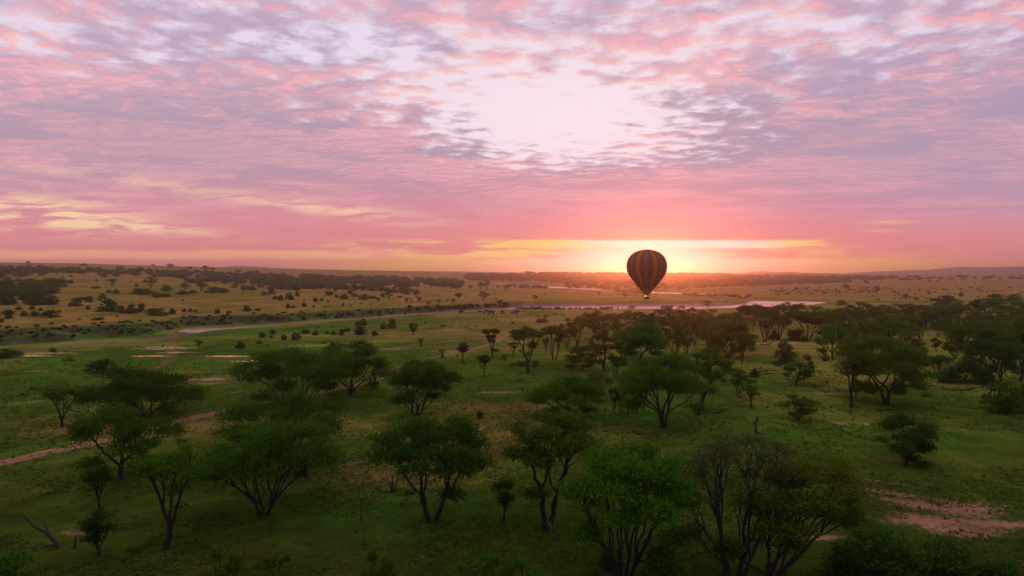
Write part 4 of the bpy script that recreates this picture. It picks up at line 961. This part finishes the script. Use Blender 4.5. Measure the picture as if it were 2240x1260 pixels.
# ------------------------------------------------------------------ dead wood
def dead(name, label, cx, by, segs, cat, rad=0.16):
    """segs: chains of (x, y, z) offsets in metres from the foot, thickest first"""
    x, y, z = spot(cx, by); rng = np.random.default_rng(int(cx)); paths = []
    for s_, r in segs:
        p = np.array(s_, float); t = np.linspace(0, len(p) - 1, len(p) * 3 - 2)
        pp = np.stack([np.interp(t, np.arange(len(p)), p[:, k]) for k in range(3)], 1)
        pp[1:-1] += rng.normal(0, 0.03, (len(pp) - 2, 3))
        paths.append((pp, np.linspace(r, r * 0.3, len(pp))))
    v_, f_ = tubes(paths, 6)
    return link(name, mesh_np(name, v_, f_, 4, M_DEAD, True), None, (x, y, z - 0.05), label=label, category=cat)
dead('dead_tree', 'toppled dead snag with one long branch pointing up left at lower left', 124, 1200,
     [([(0.2, 0, 0), (-0.1, 0, 0.7), (-0.9, 0, 1.5), (-2.0, 0, 2.2), (-2.9, 0.1, 2.8), (-3.6, 0.1, 3.6)], 0.24), ([(-0.6, 0, 1.2), (-1.0, 0, 1.9), (-1.2, 0, 2.8)], 0.12), ([(0.1, 0, 0.5), (-1.2, 0.2, 0.25), (-2.0, 0.3, 0.0)], 0.16)], 'dead tree')
dead('tree_stump', 'short broken stump just right of the toppled snag', 163, 1200, [([(0, 0, -0.1), (0.05, 0, 0.7), (0.12, 0, 1.5)], 0.14), ([(0.03, 0, 0.1), (-0.8, 0.1, 0.05)], 0.1)], 'stump')
dead('tree_stump', 'splintered stump with upright shards left of the large dense acacia', 858, 1078, [([(0, 0, -0.1), (0, 0, 1.0), (0.05, 0, 2.4)], 0.18), ([(0.1, 0, 0.2), (0.5, 0, 1.2), (0.75, 0, 2.5)], 0.12), ([(-0.1, 0, 0), (-0.35, 0, 1.4)], 0.1), ([(-1.2, 0, 0.1), (0, 0, 0.15), (1.6, 0, 0.3)], 0.12)], 'stump')
dead('dead_sapling', 'thin bare sapling between the many-stemmed acacia and the dense one', 789, 1136, [([(0, 0, -0.1), (0.1, 0, 1.4), (0.0, 0, 2.4), (-0.3, 0, 3.3)], 0.09), ([(0.02, 0, 2.2), (0.3, 0, 2.9), (0.6, 0, 3.5)], 0.05), ([(0.08, 0, 1.8), (0.25, 0, 2.2)], 0.04)], 'sapling')
dead('tree_stump', 'tall dead stump with a split top standing in the open grass at right', 1653, 950, [([(0, 0, -0.1), (0.0, 0, 1.1), (0.05, 0, 2.2), (0.12, 0, 2.9)], 0.27), ([(0.08, 0, 2.1), (0.35, 0, 2.9), (0.5, 0, 3.2)], 0.14), ([(0.1, 0, 0.4), (0.9, 0.1, 0.1), (1.8, 0.2, 0.05)], 0.14)], 'stump')
dead('tree_stump', 'small dark stake-like stump behind the fresh green acacia', 1361, 972, [([(0, 0, -0.1), (0, 0, 0.8), (0.03, 0, 1.6)], 0.13)], 'stump')
dead('brush_pile', 'tangled pile of dead branches at the foot of the leaning acacia', 1560, 905,
     [([(-3.4 + 0.9 * k, 0.3 * (k % 3), 0.1), (-2.2 + 0.9 * k, 0, 0.3 + 0.25 * (k % 3)), (-0.6 + 0.8 * k, 0.2, 0.5 + 0.2 * ((k * 7) % 4))], 0.10) for k in range(6)] + [([(-2.0, 0, 0), (-1.9, 0, 2.0)], 0.09), ([(0.4, 0, 0), (1.8, 0, 1.0), (3.2, 0, 1.2)], 0.09), ([(-1.0, 0, 0.1), (0.6, 0.3, 1.0)], 0.08), ([(0.6, 0.1, 0.0), (2.6, 0, 0.55)], 0.12)], 'brush pile')
dead('fallen_log', 'long arched fallen log left of the low rounded tree', 1680, 818, [([(-3.2, 0, 0.1), (-2.0, 0, 0.8), (0, 0, 1.1), (2.0, 0, 0.9), (3.6, 0, 0.0)], 0.26), ([(-3.6, 0.3, 0.05), (0, 0.2, 0.1), (2.4, 0, 0.2)], 0.14)], 'log')
dead('fallen_log', 'slanting fallen trunk behind the olive scrub bush', 1686, 755, [([(-3.2, 0, 0.1), (-0.8, 0, 0.5), (1.4, 0, 1.6), (3.2, 0, 2.7)], 0.2), ([(-4.0, 0, 0.3), (-1.0, 0, 0.3)], 0.22)], 'log')
dead('fallen_log', 'long grey fallen trunk lying below the right-hand woodland', 2120, 854, [([(-4.2, 0, 0.15), (-1.4, 0, 0.2), (1.5, 0, 0.7), (4.2, 0.2, 1.1)], 0.24), ([(3.4, 0.2, 0.2), (3.6, 0.2, 2.2), (4.0, 0.2, 3.2)], 0.12), ([(4.0, 0, 0.1), (5.4, 0, 0.9)], 0.1)], 'log')
dead('dead_tree', 'crooked bare dead tree between the thin yellowish tree and the largest olive acacia', 1914, 862, [([(0, 0, -0.1), (-0.3, 0, 1.0), (-1.2, 0, 2.2), (-1.4, 0, 3.4)], 0.16), ([(-1.2, 0, 2.2), (-0.4, 0, 3.2), (-0.1, 0, 4.4)], 0.08), ([(-1.3, 0, 2.8), (-2.0, 0, 3.6), (-2.2, 0, 4.6)], 0.06)], 'dead tree')
dead('dead_tree', 'curved bare dead tree on the far bank behind the safari vehicles', 1132, 672, [([(0, 0, -0.2), (0.1, 0, 3.0), (-0.2, 0, 5.4), (-1.0, 0, 6.8)], 0.30), ([(-0.1, 0, 5.0), (0.6, 0, 6.4), (1.4, 0, 8.4), (2.2, 0, 9.6)], 0.18), ([(1.4, 0, 8.4), (2.6, 0, 8.8)], 0.14)], 'dead tree')
dead('fallen_branch', 'broken branch on the ground by the foot of the tall vase-shaped acacia', 1170, 806, [([(-2, 0, 0.1), (0, 0, 0.35), (1.8, 0, 0.9)], 0.12), ([(0, 0, 0.3), (0.8, 0, 1.2)], 0.07)], 'branch')
dead('fallen_branch', 'flat dead limb lying across the grass below the large olive acacia', 1955, 898, [([(-3.4, 0, 0.1), (-1, 0, 0.3), (1.5, 0, 0.2), (3.6, 0, 0.4)], 0.15), ([(-1, 0, 0.3), (-1.8, 0, 1.0)], 0.08), ([(0.6, 0, 0.2), (1.6, 0, 0.8)], 0.07)], 'branch')

# ------------------------------------------------------------------ grass tufts as ground cover
def grass_cover(name, label, count, ylo, yhi, size, col, seed):
    rng = np.random.default_rng(seed)
    rowp = HY + 1.0 / rng.uniform(1.0 / (yhi - HY), 1.0 / (ylo - HY), count) if False else rng.uniform(ylo, yhi, count)
    colp = rng.uniform(-60, 2300, count)
    y = CAM_H * F / (rowp - HY); x = (colp - HX) / F * y
    keep = fbm(x / 7, y / 7, 3, seed) > 0.47
    x, y = x[keep], y[keep]; z = height(x, y)
    wetm = (x * 0 == 0) & (z > -0.3); x, y, z = x[wetm], y[wetm], z[wetm]
    n = len(x); bl = 6
    c = np.repeat(np.stack([x, y, z], 1), bl, 0)
    s = np.repeat(size * rng.uniform(0.5, 1.6, n) * (y / 90) ** 0.5, bl)[:, None]
    th = rng.uniform(0, 6.28, (n * bl, 1)); out_ = np.concatenate([np.cos(th), np.sin(th)], 1)
    b0 = c + np.concatenate([out_ * s * 0.35, np.zeros_like(th) - 0.02], 1)
    sd_ = np.concatenate([-out_[:, 1:], out_[:, :1], np.zeros_like(th)], 1) * s * 0.22
    tipp = b0 + np.concatenate([out_ * s * rng.uniform(0.2, 0.9, (n * bl, 1)), s * rng.uniform(0.3, 0.9, (n * bl, 1))], 1)
    v_ = np.stack([b0 - sd_, b0 + sd_, tipp], 1).reshape(-1, 3)
    o = link(name, mesh_np(name, v_, np.arange(len(v_)).reshape(-1, 3), 3, M_GRASS), kind='stuff', label=label, category='grass'); o.color = (*col, 1)
grass_cover('grass', 'green tussocks covering the near ground', 42000, 790, 1270, 0.27, (0.050, 0.085, 0.010), 1)
grass_cover('grass', 'dry straw-coloured tussocks between the green ones', 13000, 760, 1270, 0.27, (0.10, 0.09, 0.022), 2)
grass_cover('weeds', 'low dark broad-leaved weeds spread over the grass', 1300, 700, 1270, 0.36, (0.024, 0.055, 0.008), 3)

# ------------------------------------------------------------------ hot-air balloon
def lathe(profile, seg, fr=None, close=False):
    """profile (r, z) from bottom to top; fr(j, r, z) can scale the radius"""
    V = []; Q = []
    for i, (r, z) in enumerate(profile):
        for j in range(seg):
            a = 2 * math.pi * j / seg; k = fr(j, i) if fr else 1.0
            V.append((r * k * math.sin(a), -r * k * math.cos(a), z))
    n = len(profile)
    for i in range(n - 1):
        for j in range(seg):
            j2 = (j + 1) % seg; Q.append((i * seg + j, i * seg + j2, (i + 1) * seg + j2, (i + 1) * seg + j))
    return V, Q
def cloth(name, col, tr):
    m, t, o = new_mat(name)
    g = t.nodes.new('ShaderNodeTexCoord')
    c = mixc(t, noise(t, K(t, g.outputs['Object']), 0.6, 3.0), tuple(q * 0.82 for q in col), tuple(q * 1.1 for q in col))
    d = t.nodes.new('ShaderNodeBsdfDiffuse'); l = t.nodes.new('ShaderNodeBsdfTranslucent'); mx = t.nodes.new('ShaderNodeMixShader')
    t.links.new(c.v, d.inputs['Color']); t.links.new(c.v, l.inputs['Color']); mx.inputs[0].default_value = tr
    t.links.new(d.outputs[0], mx.inputs[1]); t.links.new(l.outputs[0], mx.inputs[2]); t.links.new(mx.outputs[0], o.inputs['Surface'])
    return m
def smesh(name, V, Q, mats, midx=None, smooth=True):
    me = mesh_np(name, V, Q, 4, None, smooth)
    for q_ in mats: me.materials.append(q_)
    if midx is not None: me.polygons.foreach_set('material_index', np.asarray(midx, np.int32))
    return me
M_ORANGE = cloth('orange_ripstop', (0.85, 0.42, 0.05), 0.55); M_MAROON = cloth('maroon_ripstop', (0.60, 0.21, 0.12), 0.55)
M_GREY = cloth('grey_brown_ripstop', (0.55, 0.29, 0.18), 0.55); M_UMBER = cloth('dark_olive_ripstop', (0.44, 0.23, 0.12), 0.55)
M_YEL = cloth('yellow_scoop_cloth', (0.70, 0.48, 0.02), 0.5)
M_WICK = plain('wicker', (0.10, 0.055, 0.03), 0.85, 0, 0.4, 8.0); M_LEATH = plain('dark_leather', (0.03, 0.02, 0.018), 0.6); M_STEEL = plain('burner_steel', (0.45, 0.45, 0.47), 0.35, 0.9)
M_FLAME = plain('burner_flame', (1, 0.5, 0.1), 0.5, emit=((1.0, 0.50, 0.14), 3.0)); M_ROPE = plain('cable', (0.05, 0.04, 0.035), 0.8)
bal_D = 420.0
bx_, bz_ = (1414.8 - HX) / F * bal_D, CAM_H - (654.6 - HY) / F * bal_D
bal = link('hot_air_balloon', None, None, (bx_, bal_D, bz_), label='hot-air balloon with orange and maroon vertical stripes drifting low over the river', category='hot-air balloon')
bal.rotation_euler = (0, 0, math.radians(-6))
U_ = bal_D / F / 7.875
PROF = [(108, 895), (148, 850), (189, 800), (229, 750), (266, 700), (298, 652), (322, 605), (335, 560), (341, 515), (341, 472), (336, 430), (323, 385), (299, 338), (269, 303), (231, 270), (187, 243), (141, 226), (92, 216), (44, 212), (8, 211)]
zz_ = lambda yy0: (1061 - yy0) * U_
NG, SUB = 28, 6
def gore(j, i):
    a = abs(math.sin(math.pi * j / SUB)); k = min(1.0, i / 3) * (1.0 if i < 12 else 1.3)
    return 1 + 0.030 * (a - 0.55) * k
V, Q = lathe([(r * U_, zz_(yy0)) for r, yy0 in PROF], NG * SUB, gore)
off_g = 0
mi = []
for i in range(len(PROF) - 1):
    for j in range(NG * SUB):
        mi.append(((j // SUB) + 3) % 4)
link('envelope', smesh('envelope', V, Q, [M_ORANGE, M_MAROON, M_GREY, M_UMBER], mi), bal)
V, Q = lathe([(30 * U_, zz_(992)), (42 * U_, zz_(980)), (68 * U_, zz_(948)), (89 * U_, zz_(920)), (107.5 * U_, zz_(896))], NG * SUB, gore)
link('skirt', smesh('skirt', V, Q, [M_YEL]), bal)
V, Q = lathe([(46 * U_, zz_(206)), (90 * U_, zz_(211)), (46 * U_, zz_(205.0)), (6 * U_, zz_(204))], 56)
link('crown_cap', smesh('crown_cap', V, Q, [M_MAROON]), bal)
def box_bm(bm, cx, cy_, cz, sx, sy, sz, bev=0.0, taper=1.0):
    import bmesh
    r = bmesh.ops.create_cube(bm, size=1.0); vs = r['verts']
    for v_ in vs:
        k = taper if v_.co.z > 0 else 1.0
        v_.co = Vector((cx + v_.co.x * sx * k, cy_ + v_.co.y * sy * k, cz + v_.co.z * sz))
    if bev > 0:
        es = list({e for v_ in vs for e in v_.link_edges})
        bmesh.ops.bevel(bm, geom=es, offset=bev, segments=2, affect='EDGES')
    return vs
import bmesh
def bm_mesh(name, fn, mat, smooth=False):
    bm = bmesh.new(); fn(bm); me = bpy.data.meshes.new(name); bm.to_mesh(me); bm.free()
    me.materials.append(mat)
    if smooth: me.polygons.foreach_set('use_smooth', [True] * len(me.polygons))
    return me
def basket_fn(bm):
    box_bm(bm, 0, 0, 0.10, 2.75, 1.5, 0.18, 0.05)
    for s_ in (-1, 1):
        box_bm(bm, 0, s_ * 0.76, 0.62, 2.85, 0.09, 1.05, 0.03); box_bm(bm, s_ * 1.41, 0, 0.62, 0.09, 1.42, 1.05, 0.03)
    for xx in (-0.48, 0.48): box_bm(bm, xx, 0, 0.60, 0.06, 1.4, 0.95)
bk = link('basket', bm_mesh('basket', basket_fn, M_WICK), bal)
def rim_fn(bm):
    for s_ in (-1, 1):
        box_bm(bm, 0, s_ * 0.76, 1.20, 3.0, 0.16, 0.14, 0.05); box_bm(bm, s_ * 1.42, 0, 1.20, 0.16, 1.34, 0.14, 0.05)
link('rim', bm_mesh('rim', rim_fn, M_LEATH), bk)
def burner_fn(bm):
    for xx in (-1.0, -0.36, 0.28, 0.92):
        vs = bmesh.ops.create_cone(bm, cap_ends=True, segments=12, radius1=0.16, radius2=0.20, depth=0.42)['verts']
        for v_ in vs: v_.co += Vector((xx, 0, 1.98))
    for s_ in (-1, 1): box_bm(bm, 0, s_ * 0.34, 1.78, 2.7, 0.05, 0.05); box_bm(bm, s_ * 1.34, 0, 1.78, 0.05, 0.7, 0.05)
    for sx_ in (-1, 1):
        for sy_ in (-1, 1): box_bm(bm, sx_ * 1.34, sy_ * 0.55, 1.5, 0.05, 0.05, 0.6)
brn = link('burner', bm_mesh('burner', burner_fn, M_STEEL), bal)
V, Q = lathe([(0.02, 2.15), (0.30, 2.30), (0.40, 2.55), (0.34, 2.9), (0.18, 3.4), (0.02, 3.9)], 14)
V = [(a - 0.78, b_, c - 0.55) for a, b_, c in V]
link('flame', smesh('flame', V, Q, [M_FLAME]), brn)
for k in range(8):
    a = math.pi * 2 * (k + 0.5) / 8
    sx_, sy_ = (1.34 if math.sin(a) > 0 else -1.34), (0.34 if math.cos(a) > 0 else -0.34)
    p0 = np.array([sx_, sy_, 1.8]); p1 = np.array([math.sin(a) * 31 * U_, math.cos(a) * 31 * U_, zz_(990)])
    v_, f_ = tubes([(np.array([p0, (p0 + p1) / 2, p1]), np.array([0.025] * 3))], 4)
    link('suspension_cable', mesh_np('suspension_cable', v_, f_, 4, M_ROPE), bal)

# ------------------------------------------------------------------ safari vehicles
M_PAINT = plain('sand_green_paint', (0.16, 0.15, 0.11), 0.4, 0, 0.1, 2.0); M_ROOFC = plain('pale_roof_canvas', (0.50, 0.42, 0.38), 0.8); M_GLASS = plain('window_glass', (0.03, 0.035, 0.04), 0.08)
M_TYRE = plain('tyre_rubber', (0.02, 0.02, 0.02), 0.9); M_RIM = plain('wheel_rim', (0.35, 0.34, 0.32), 0.5, 0.5); M_LAMP = plain('headlight_glass', (0.8, 0.8, 0.75), 0.2)
M_TAIL = plain('lit_tail_lamp', (0.8, 0.1, 0.03), 0.4, emit=((1.0, 0.22, 0.05), 5.0)); M_TAIL0 = plain('tail_lamp', (0.4, 0.03, 0.02), 0.4); M_BLACK = plain('black_trim', (0.02, 0.02, 0.022), 0.6)
def body_fn(bm):   # front towards +X
    box_bm(bm, 0.0, 0, 0.92, 4.9, 1.80, 0.62, 0.10)            # lower tub
    box_bm(bm, 1.75, 0, 1.30, 1.35, 1.55, 0.22, 0.08, 0.93)    # bonnet
    for sx_, w in ((1.02, .09), (0.1, .09), (-0.95, .09), (-2.32, .10)):
        for s_ in (-1, 1): box_bm(bm, sx_, s_ * 0.82, 1.66, w, 0.09, 0.86)
    for s_ in (-1, 1): box_bm(bm, -0.65, s_ * 0.82, 2.12, 3.5, 0.09, 0.10)
    box_bm(bm, -2.36, 0, 1.62, 0.08, 1.56, 0.80); box_bm(bm, -0.65, 0, 2.19, 3.62, 1.74, 0.06, 0.02)
def roof_fn(bm):
    box_bm(bm, -0.75, 0, 2.58, 3.2, 1.66, 0.09, 0.04)
    for sx_ in (-2.2, -0.75, 0.7):
        for s_ in (-1, 1): box_bm(bm, sx_, s_ * 0.78, 2.38, 0.05, 0.05, 0.34)
def glass_fn(w_):
    return lambda bm: box_bm(bm, 0, 0, 0, w_, 0.03, 0.78)
def wind_fn(bm): box_bm(bm, 1.03, 0, 1.68, 0.04, 1.5, 0.74)
def bump_fn(bm): box_bm(bm, 2.55, 0, 0.72, 0.14, 1.75, 0.22, 0.04); box_bm(bm, 2.60, 0, 1.02, 0.06, 1.1, 0.34, 0.02)
def wheel(r, w, mat_t=None):
    prof = [(r * 0.55, -w / 2), (r * 0.92, -w / 2), (r, -w * 0.3), (r, w * 0.3), (r * 0.92, w / 2), (r * 0.55, w / 2), (r * 0.55, -w / 2)]
    V, Q = lathe(prof, 20); return [(a, c, b_) for a, b_, c in V], Q
def make_vehicle(lit):
    t_ = link('safari_vehicle', None, None, (0, 0, 0), label='', category='vehicle')
    link('body', bm_mesh('body', body_fn, M_PAINT), t_); link('roof_canopy', bm_mesh('roof_canopy', roof_fn, M_ROOFC), t_)
    for a, b_ in ((0.56, 0.80), (-0.42, 0.92), (-1.63, 1.26)):
        gm_ = bm_mesh('side_window', glass_fn(b_), M_GLASS)
        for s_ in (-1, 1): link('side_window', gm_, t_, (a, s_ * 0.82, 1.66))
    link('windscreen', bm_mesh('windscreen', wind_fn, M_GLASS), t_); link('bumper', bm_mesh('bumper', bump_fn, M_BLACK), t_)
    V, Q = wheel(0.42, 0.26); tm = smesh('tyre', V, Q, [M_TYRE])
    def disc(bm):
        bmesh.ops.create_cone(bm, cap_ends=True, segments=16, radius1=0.24, radius2=0.24, depth=0.2, matrix=__import__('mathutils').Matrix.Rotation(math.pi / 2, 4, 'X'))
    dm = bm_mesh('rim', disc, M_RIM)
    for sx_ in (-1.55, 1.55):
        for s_ in (-1, 1):
            w_ = link('wheel', tm, t_, (sx_, s_ * 0.80, 0.42)); link('rim', dm, w_)
    hm = bm_mesh('headlight', lambda bm: bmesh.ops.create_uvsphere(bm, u_segments=12, v_segments=8, radius=0.13), M_LAMP)
    lm = bm_mesh('tail_lamp', lambda bm: box_bm(bm, 0, 0, 0, 0.06, 0.22, 0.42, 0.02), M_TAIL if lit else M_TAIL0)
    for s_ in (-1, 1):
        link('headlight', hm, t_, (2.60, s_ * 0.66, 1.02)); link('tail_lamp', lm, t_, (-2.48, s_ * 0.74, 1.2))
    def rack(bm):
        bmesh.ops.create_cone(bm, cap_ends=True, segments=16, radius1=0.38, radius2=0.38, depth=0.22, matrix=__import__('mathutils').Matrix.Translation((-2.52, 0, 1.25)) @ __import__('mathutils').Matrix.Rotation(math.pi / 2, 4, 'Y'))
    link('spare_wheel', bm_mesh('spare_wheel', rack, M_TYRE), t_)
    return t_
def copy_tree(o, parent=None):
    c = o.copy(); COL.objects.link(c); c.parent = parent
    for ch in [q_ for q_ in bpy.data.objects if q_.parent == o]: copy_tree(ch, c)
    return c
veh_lit = make_vehicle(True); veh = make_vehicle(False)
VP = [(veh_lit, 1074.5, 687.4, 205, 'safari vehicle with glowing rear lamps, nearest the camera of the parked four', 'safari vehicles by the river'),
      (None, 1064.5, 685.0, 208, 'safari vehicle half hidden behind the one with glowing rear lamps', 'safari vehicles by the river'),
      (veh, 1099.5, 686.6, 262, 'safari vehicle seen head-on with a person standing on its roof', 'safari vehicles by the river'),
      (None, 1126.3, 686.3, 212, 'safari vehicle parked rightmost of the four on the tan grass', 'safari vehicles by the river'),
      (None, 1380.5, 675.2, 170, 'lone dark support vehicle at the water edge amid the standing people', 'vehicles at the water edge'),
      (None, 1452.5, 675.2, 185, 'left one of the two grey vehicles end to end at the water edge', 'vehicles at the water edge'),
      (None, 1463.5, 675.2, 186, 'right one of the two grey vehicles end to end at the water edge', 'vehicles at the water edge'),
      (None, 1490.5, 675.4, 160, 'pale support vehicle half behind a tree right of the two grey ones', 'vehicles at the water edge')]
VS = 1.18
for k, (src, cx, ry, rz, lab, grp) in enumerate(VP):
    o = src or copy_tree(veh_lit if k == 1 else veh)
    x, y, z = spot(cx, ry); o.location = (x, y, z); o.rotation_euler = (0, 0, math.radians(rz)); o.scale = (VS, VS, VS)
    o['label'] = lab; o['group'] = grp

# ------------------------------------------------------------------ people
M_SKIN = plain('skin', (0.10, 0.05, 0.03), 0.6); M_HAIR = plain('black_hair', (0.01, 0.008, 0.007), 0.8)
CL = {'dark': plain('dark_clothes', (0.03, 0.03, 0.04), 0.85), 'blue': plain('blue_clothes', (0.05, 0.08, 0.18), 0.85), 'red': plain('red_clothes', (0.25, 0.03, 0.03), 0.85), 'khaki': plain('khaki_clothes', (0.22, 0.17, 0.10), 0.85)}
def skin_mesh(name, nodes, edges, mat, root=0, sub=1):
    me = bpy.data.meshes.new(name); me.from_pydata([n_[:3] for n_ in nodes], edges, []); ob = bpy.data.objects.new(name, me); COL.objects.link(ob)
    md = ob.modifiers.new('s', 'SKIN'); sv = me.skin_vertices[0].data if me.skin_vertices else None
    if sv is None:
        bpy.context.view_layer.objects.active = ob; me.attributes.new  # layer made below
        bpy.ops.object.select_all(action='DESELECT'); ob.select_set(True); bpy.ops.mesh.customdata_skin_add(); sv = me.skin_vertices[0].data
    for i, n_ in enumerate(nodes):
        sv[i].radius = (n_[3], n_[3] if len(n_) < 5 else n_[4]); sv[i].use_root = (i == root)
    ob.modifiers.new('u', 'SUBSURF').levels = sub; ob.modifiers['u'].render_levels = sub
    dg = bpy.context.evaluated_depsgraph_get(); res = bpy.data.meshes.new_from_object(ob.evaluated_get(dg)); res.name = name
    bpy.data.objects.remove(ob); res.materials.clear(); res.materials.append(mat)
    res.polygons.foreach_set('use_smooth', [True] * len(res.polygons))
    return res
def body_nodes(arm):
    N = [(0, 0, 0.95, 0.13, 0.10), (0, 0, 1.15, 0.13, 0.10), (0, 0, 1.38, 0.15, 0.11), (0, 0, 1.50, 0.06), (0, 0.01, 1.58, 0.07), (0, 0.01, 1.67, 0.085), (0, 0.01, 1.74, 0.05)]
    E = [(0, 1), (1, 2), (2, 3), (3, 4), (4, 5), (5, 6)]
    for s_ in (-1, 1):
        i = len(N); N += [(s_ * 0.09, 0, 0.86, 0.085), (s_ * 0.10, 0.02, 0.50, 0.06), (s_ * 0.11, 0, 0.10, 0.04), (s_ * 0.12, 0.14, 0.03, 0.035)]
        E += [(0, i), (i, i + 1), (i + 1, i + 2), (i + 2, i + 3)]
        i = len(N)
        if arm == 'up' and s_ > 0: pts = [(0.19, 0, 1.42, 0.05), (0.30, 0.05, 1.58, 0.04), (0.28, 0.1, 1.80, 0.03), (0.28, 0.1, 1.90, 0.028)]
        else: pts = [(s_ * 0.19, 0, 1.42, 0.05), (s_ * 0.25, 0, 1.14, 0.04), (s_ * 0.24, 0.08, 0.90, 0.03), (s_ * 0.24, 0.1, 0.80, 0.028)]
        N += pts; E += [(2, i), (i, i + 1), (i + 1, i + 2), (i + 2, i + 3)]
        j = i + 3; hx_, hy_, hz_ = pts[3][:3]; dz_ = -1 if pts[3][2] < 1.2 else 1
        for f_ in range(4):
            N.append((hx_ + (f_ - 1.5) * 0.018 * s_, hy_ + 0.01, hz_ + dz_ * (0.085 - 0.008 * abs(f_ - 1)), 0.009)); E.append((j, len(N) - 1))
        N.append((hx_ - s_ * 0.03, hy_ + 0.04, hz_ + dz_ * 0.02, 0.010)); E.append((j, len(N) - 1))
    return N, E
PB = {}
for arm in ('down', 'up'):
    N_, E_ = body_nodes(arm); PB[arm] = skin_mesh('person', N_, E_, M_SKIN)
TOPN = [(0, 0, 0.93, 0.150, 0.12), (0, 0, 1.15, 0.145, 0.115), (0, 0, 1.38, 0.165, 0.125), (-0.19, 0, 1.42, 0.065), (-0.235, 0, 1.20, 0.055), (0.19, 0, 1.42, 0.065), (0.235, 0, 1.20, 0.055)]
TR = [(0, 0, 0.95, 0.145, 0.115), (-0.09, 0, 0.82, 0.105), (-0.10, 0.02, 0.50, 0.080), (-0.11, 0, 0.12, 0.06), (0.09, 0, 0.82, 0.105), (0.10, 0.02, 0.50, 0.080), (0.11, 0, 0.12, 0.06)]
TOPM = {k: skin_mesh('shirt', TOPN, [(0, 1), (1, 2), (2, 3), (3, 4), (2, 5), (5, 6)], CL[k]) for k in CL}
TRM = {k: skin_mesh('trousers', TR, [(0, 1), (1, 2), (2, 3), (0, 4), (4, 5), (5, 6)], CL[k]) for k in ('dark', 'khaki')}
HM = skin_mesh('hair', [(0, -0.01, 1.70, 0.085), (0, -0.02, 1.76, 0.07)], [(0, 1)], M_HAIR)
def person(loc, rz, arm, top, tr, label, group):
    p = link('person', PB[arm], None, loc, label=label, category='person', group=group); p.rotation_euler = (0, 0, rz)
    for nme, mm in (('shirt', TOPM[top]), ('trousers', TRM[tr]), ('hair', HM)): link(nme, mm, p)
PG = 'people standing along the water edge'
PPL = [(1345.7, 675.3, 'down', 'dark', 'dark', 'person in dark clothes close left of the small upright tent'), (1358.8, 674.6, 'up', 'blue', 'dark', 'person in blue just right of the small upright tent'),
       (1362.6, 674.2, 'down', 'khaki', 'khaki', 'person in khaki second right of the small upright tent'), (1374.6, 675.3, 'down', 'dark', 'dark', 'person in dark clothes at the left side of the lone support vehicle'),
       (1388.6, 674.0, 'down', 'blue', 'dark', 'person in blue nearest the right side of the lone support vehicle'), (1391.6, 674.0, 'down', 'khaki', 'dark', 'person in khaki top second right of the lone support vehicle'),
       (1398.4, 674.0, 'down', 'dark', 'dark', 'person in dark clothes by the shore left of the balloon basket'), (1410.2, 674.6, 'down', 'red', 'khaki', 'person in red top by the shore straight below the balloon'),
       (1426.3, 674.0, 'down', 'blue', 'khaki', 'person in blue top and khaki trousers by the shore right of the balloon'), (1437.4, 675.0, 'up', 'dark', 'dark', 'tall person in dark clothes with one arm raised near the two grey vehicles')]
for k, (cx, ry, arm, tp, tr_, lab) in enumerate(PPL):
    person(spot(cx, ry), 0.7 * k, arm, tp, tr_, lab, PG)
person(spot(1119.2, 686.6), 1.2, 'down', 'khaki', 'dark', 'person in khaki standing on the grass left of the rightmost parked vehicle', None)
x, y, z = spot(1099.3, 686.6); person((x, y + 0.5, z + 2.63 * VS), 3.1, 'down', 'dark', 'dark', 'person in dark clothes standing on the roof of the head-on vehicle', None)
person(spot(1081.8, 686.0), 2.0, 'down', 'dark', 'khaki', 'person in dark top behind the vehicle with glowing rear lamps', None)

# small upright tent by the water
M_TENT = plain('navy_canvas', (0.04, 0.035, 0.08), 0.8)
x, y, z = spot(1350.9, 675.4)
tn_ = link('tent', None, None, (x, y, z), label='small upright dark canvas tent at the water edge left of the people', category='tent')
def tent_fn(bm): box_bm(bm, 0, 0, 0.85, 1.15, 1.15, 1.7, 0.06, 0.97)
link('canvas_wall', bm_mesh('canvas_wall', tent_fn, M_TENT), tn_)
def tent_r(bm):
    vs = bmesh.ops.create_cone(bm, cap_ends=True, segments=4, radius1=0.88, radius2=0.05, depth=0.3)['verts']
    for v_ in vs:
        a, b_ = v_.co.x, v_.co.y; v_.co.x = (a - b_) * 0.7071; v_.co.y = (a + b_) * 0.7071; v_.co.z += 1.86
link('canvas_roof', bm_mesh('canvas_roof', tent_r, M_TENT), tn_)

build_haze()
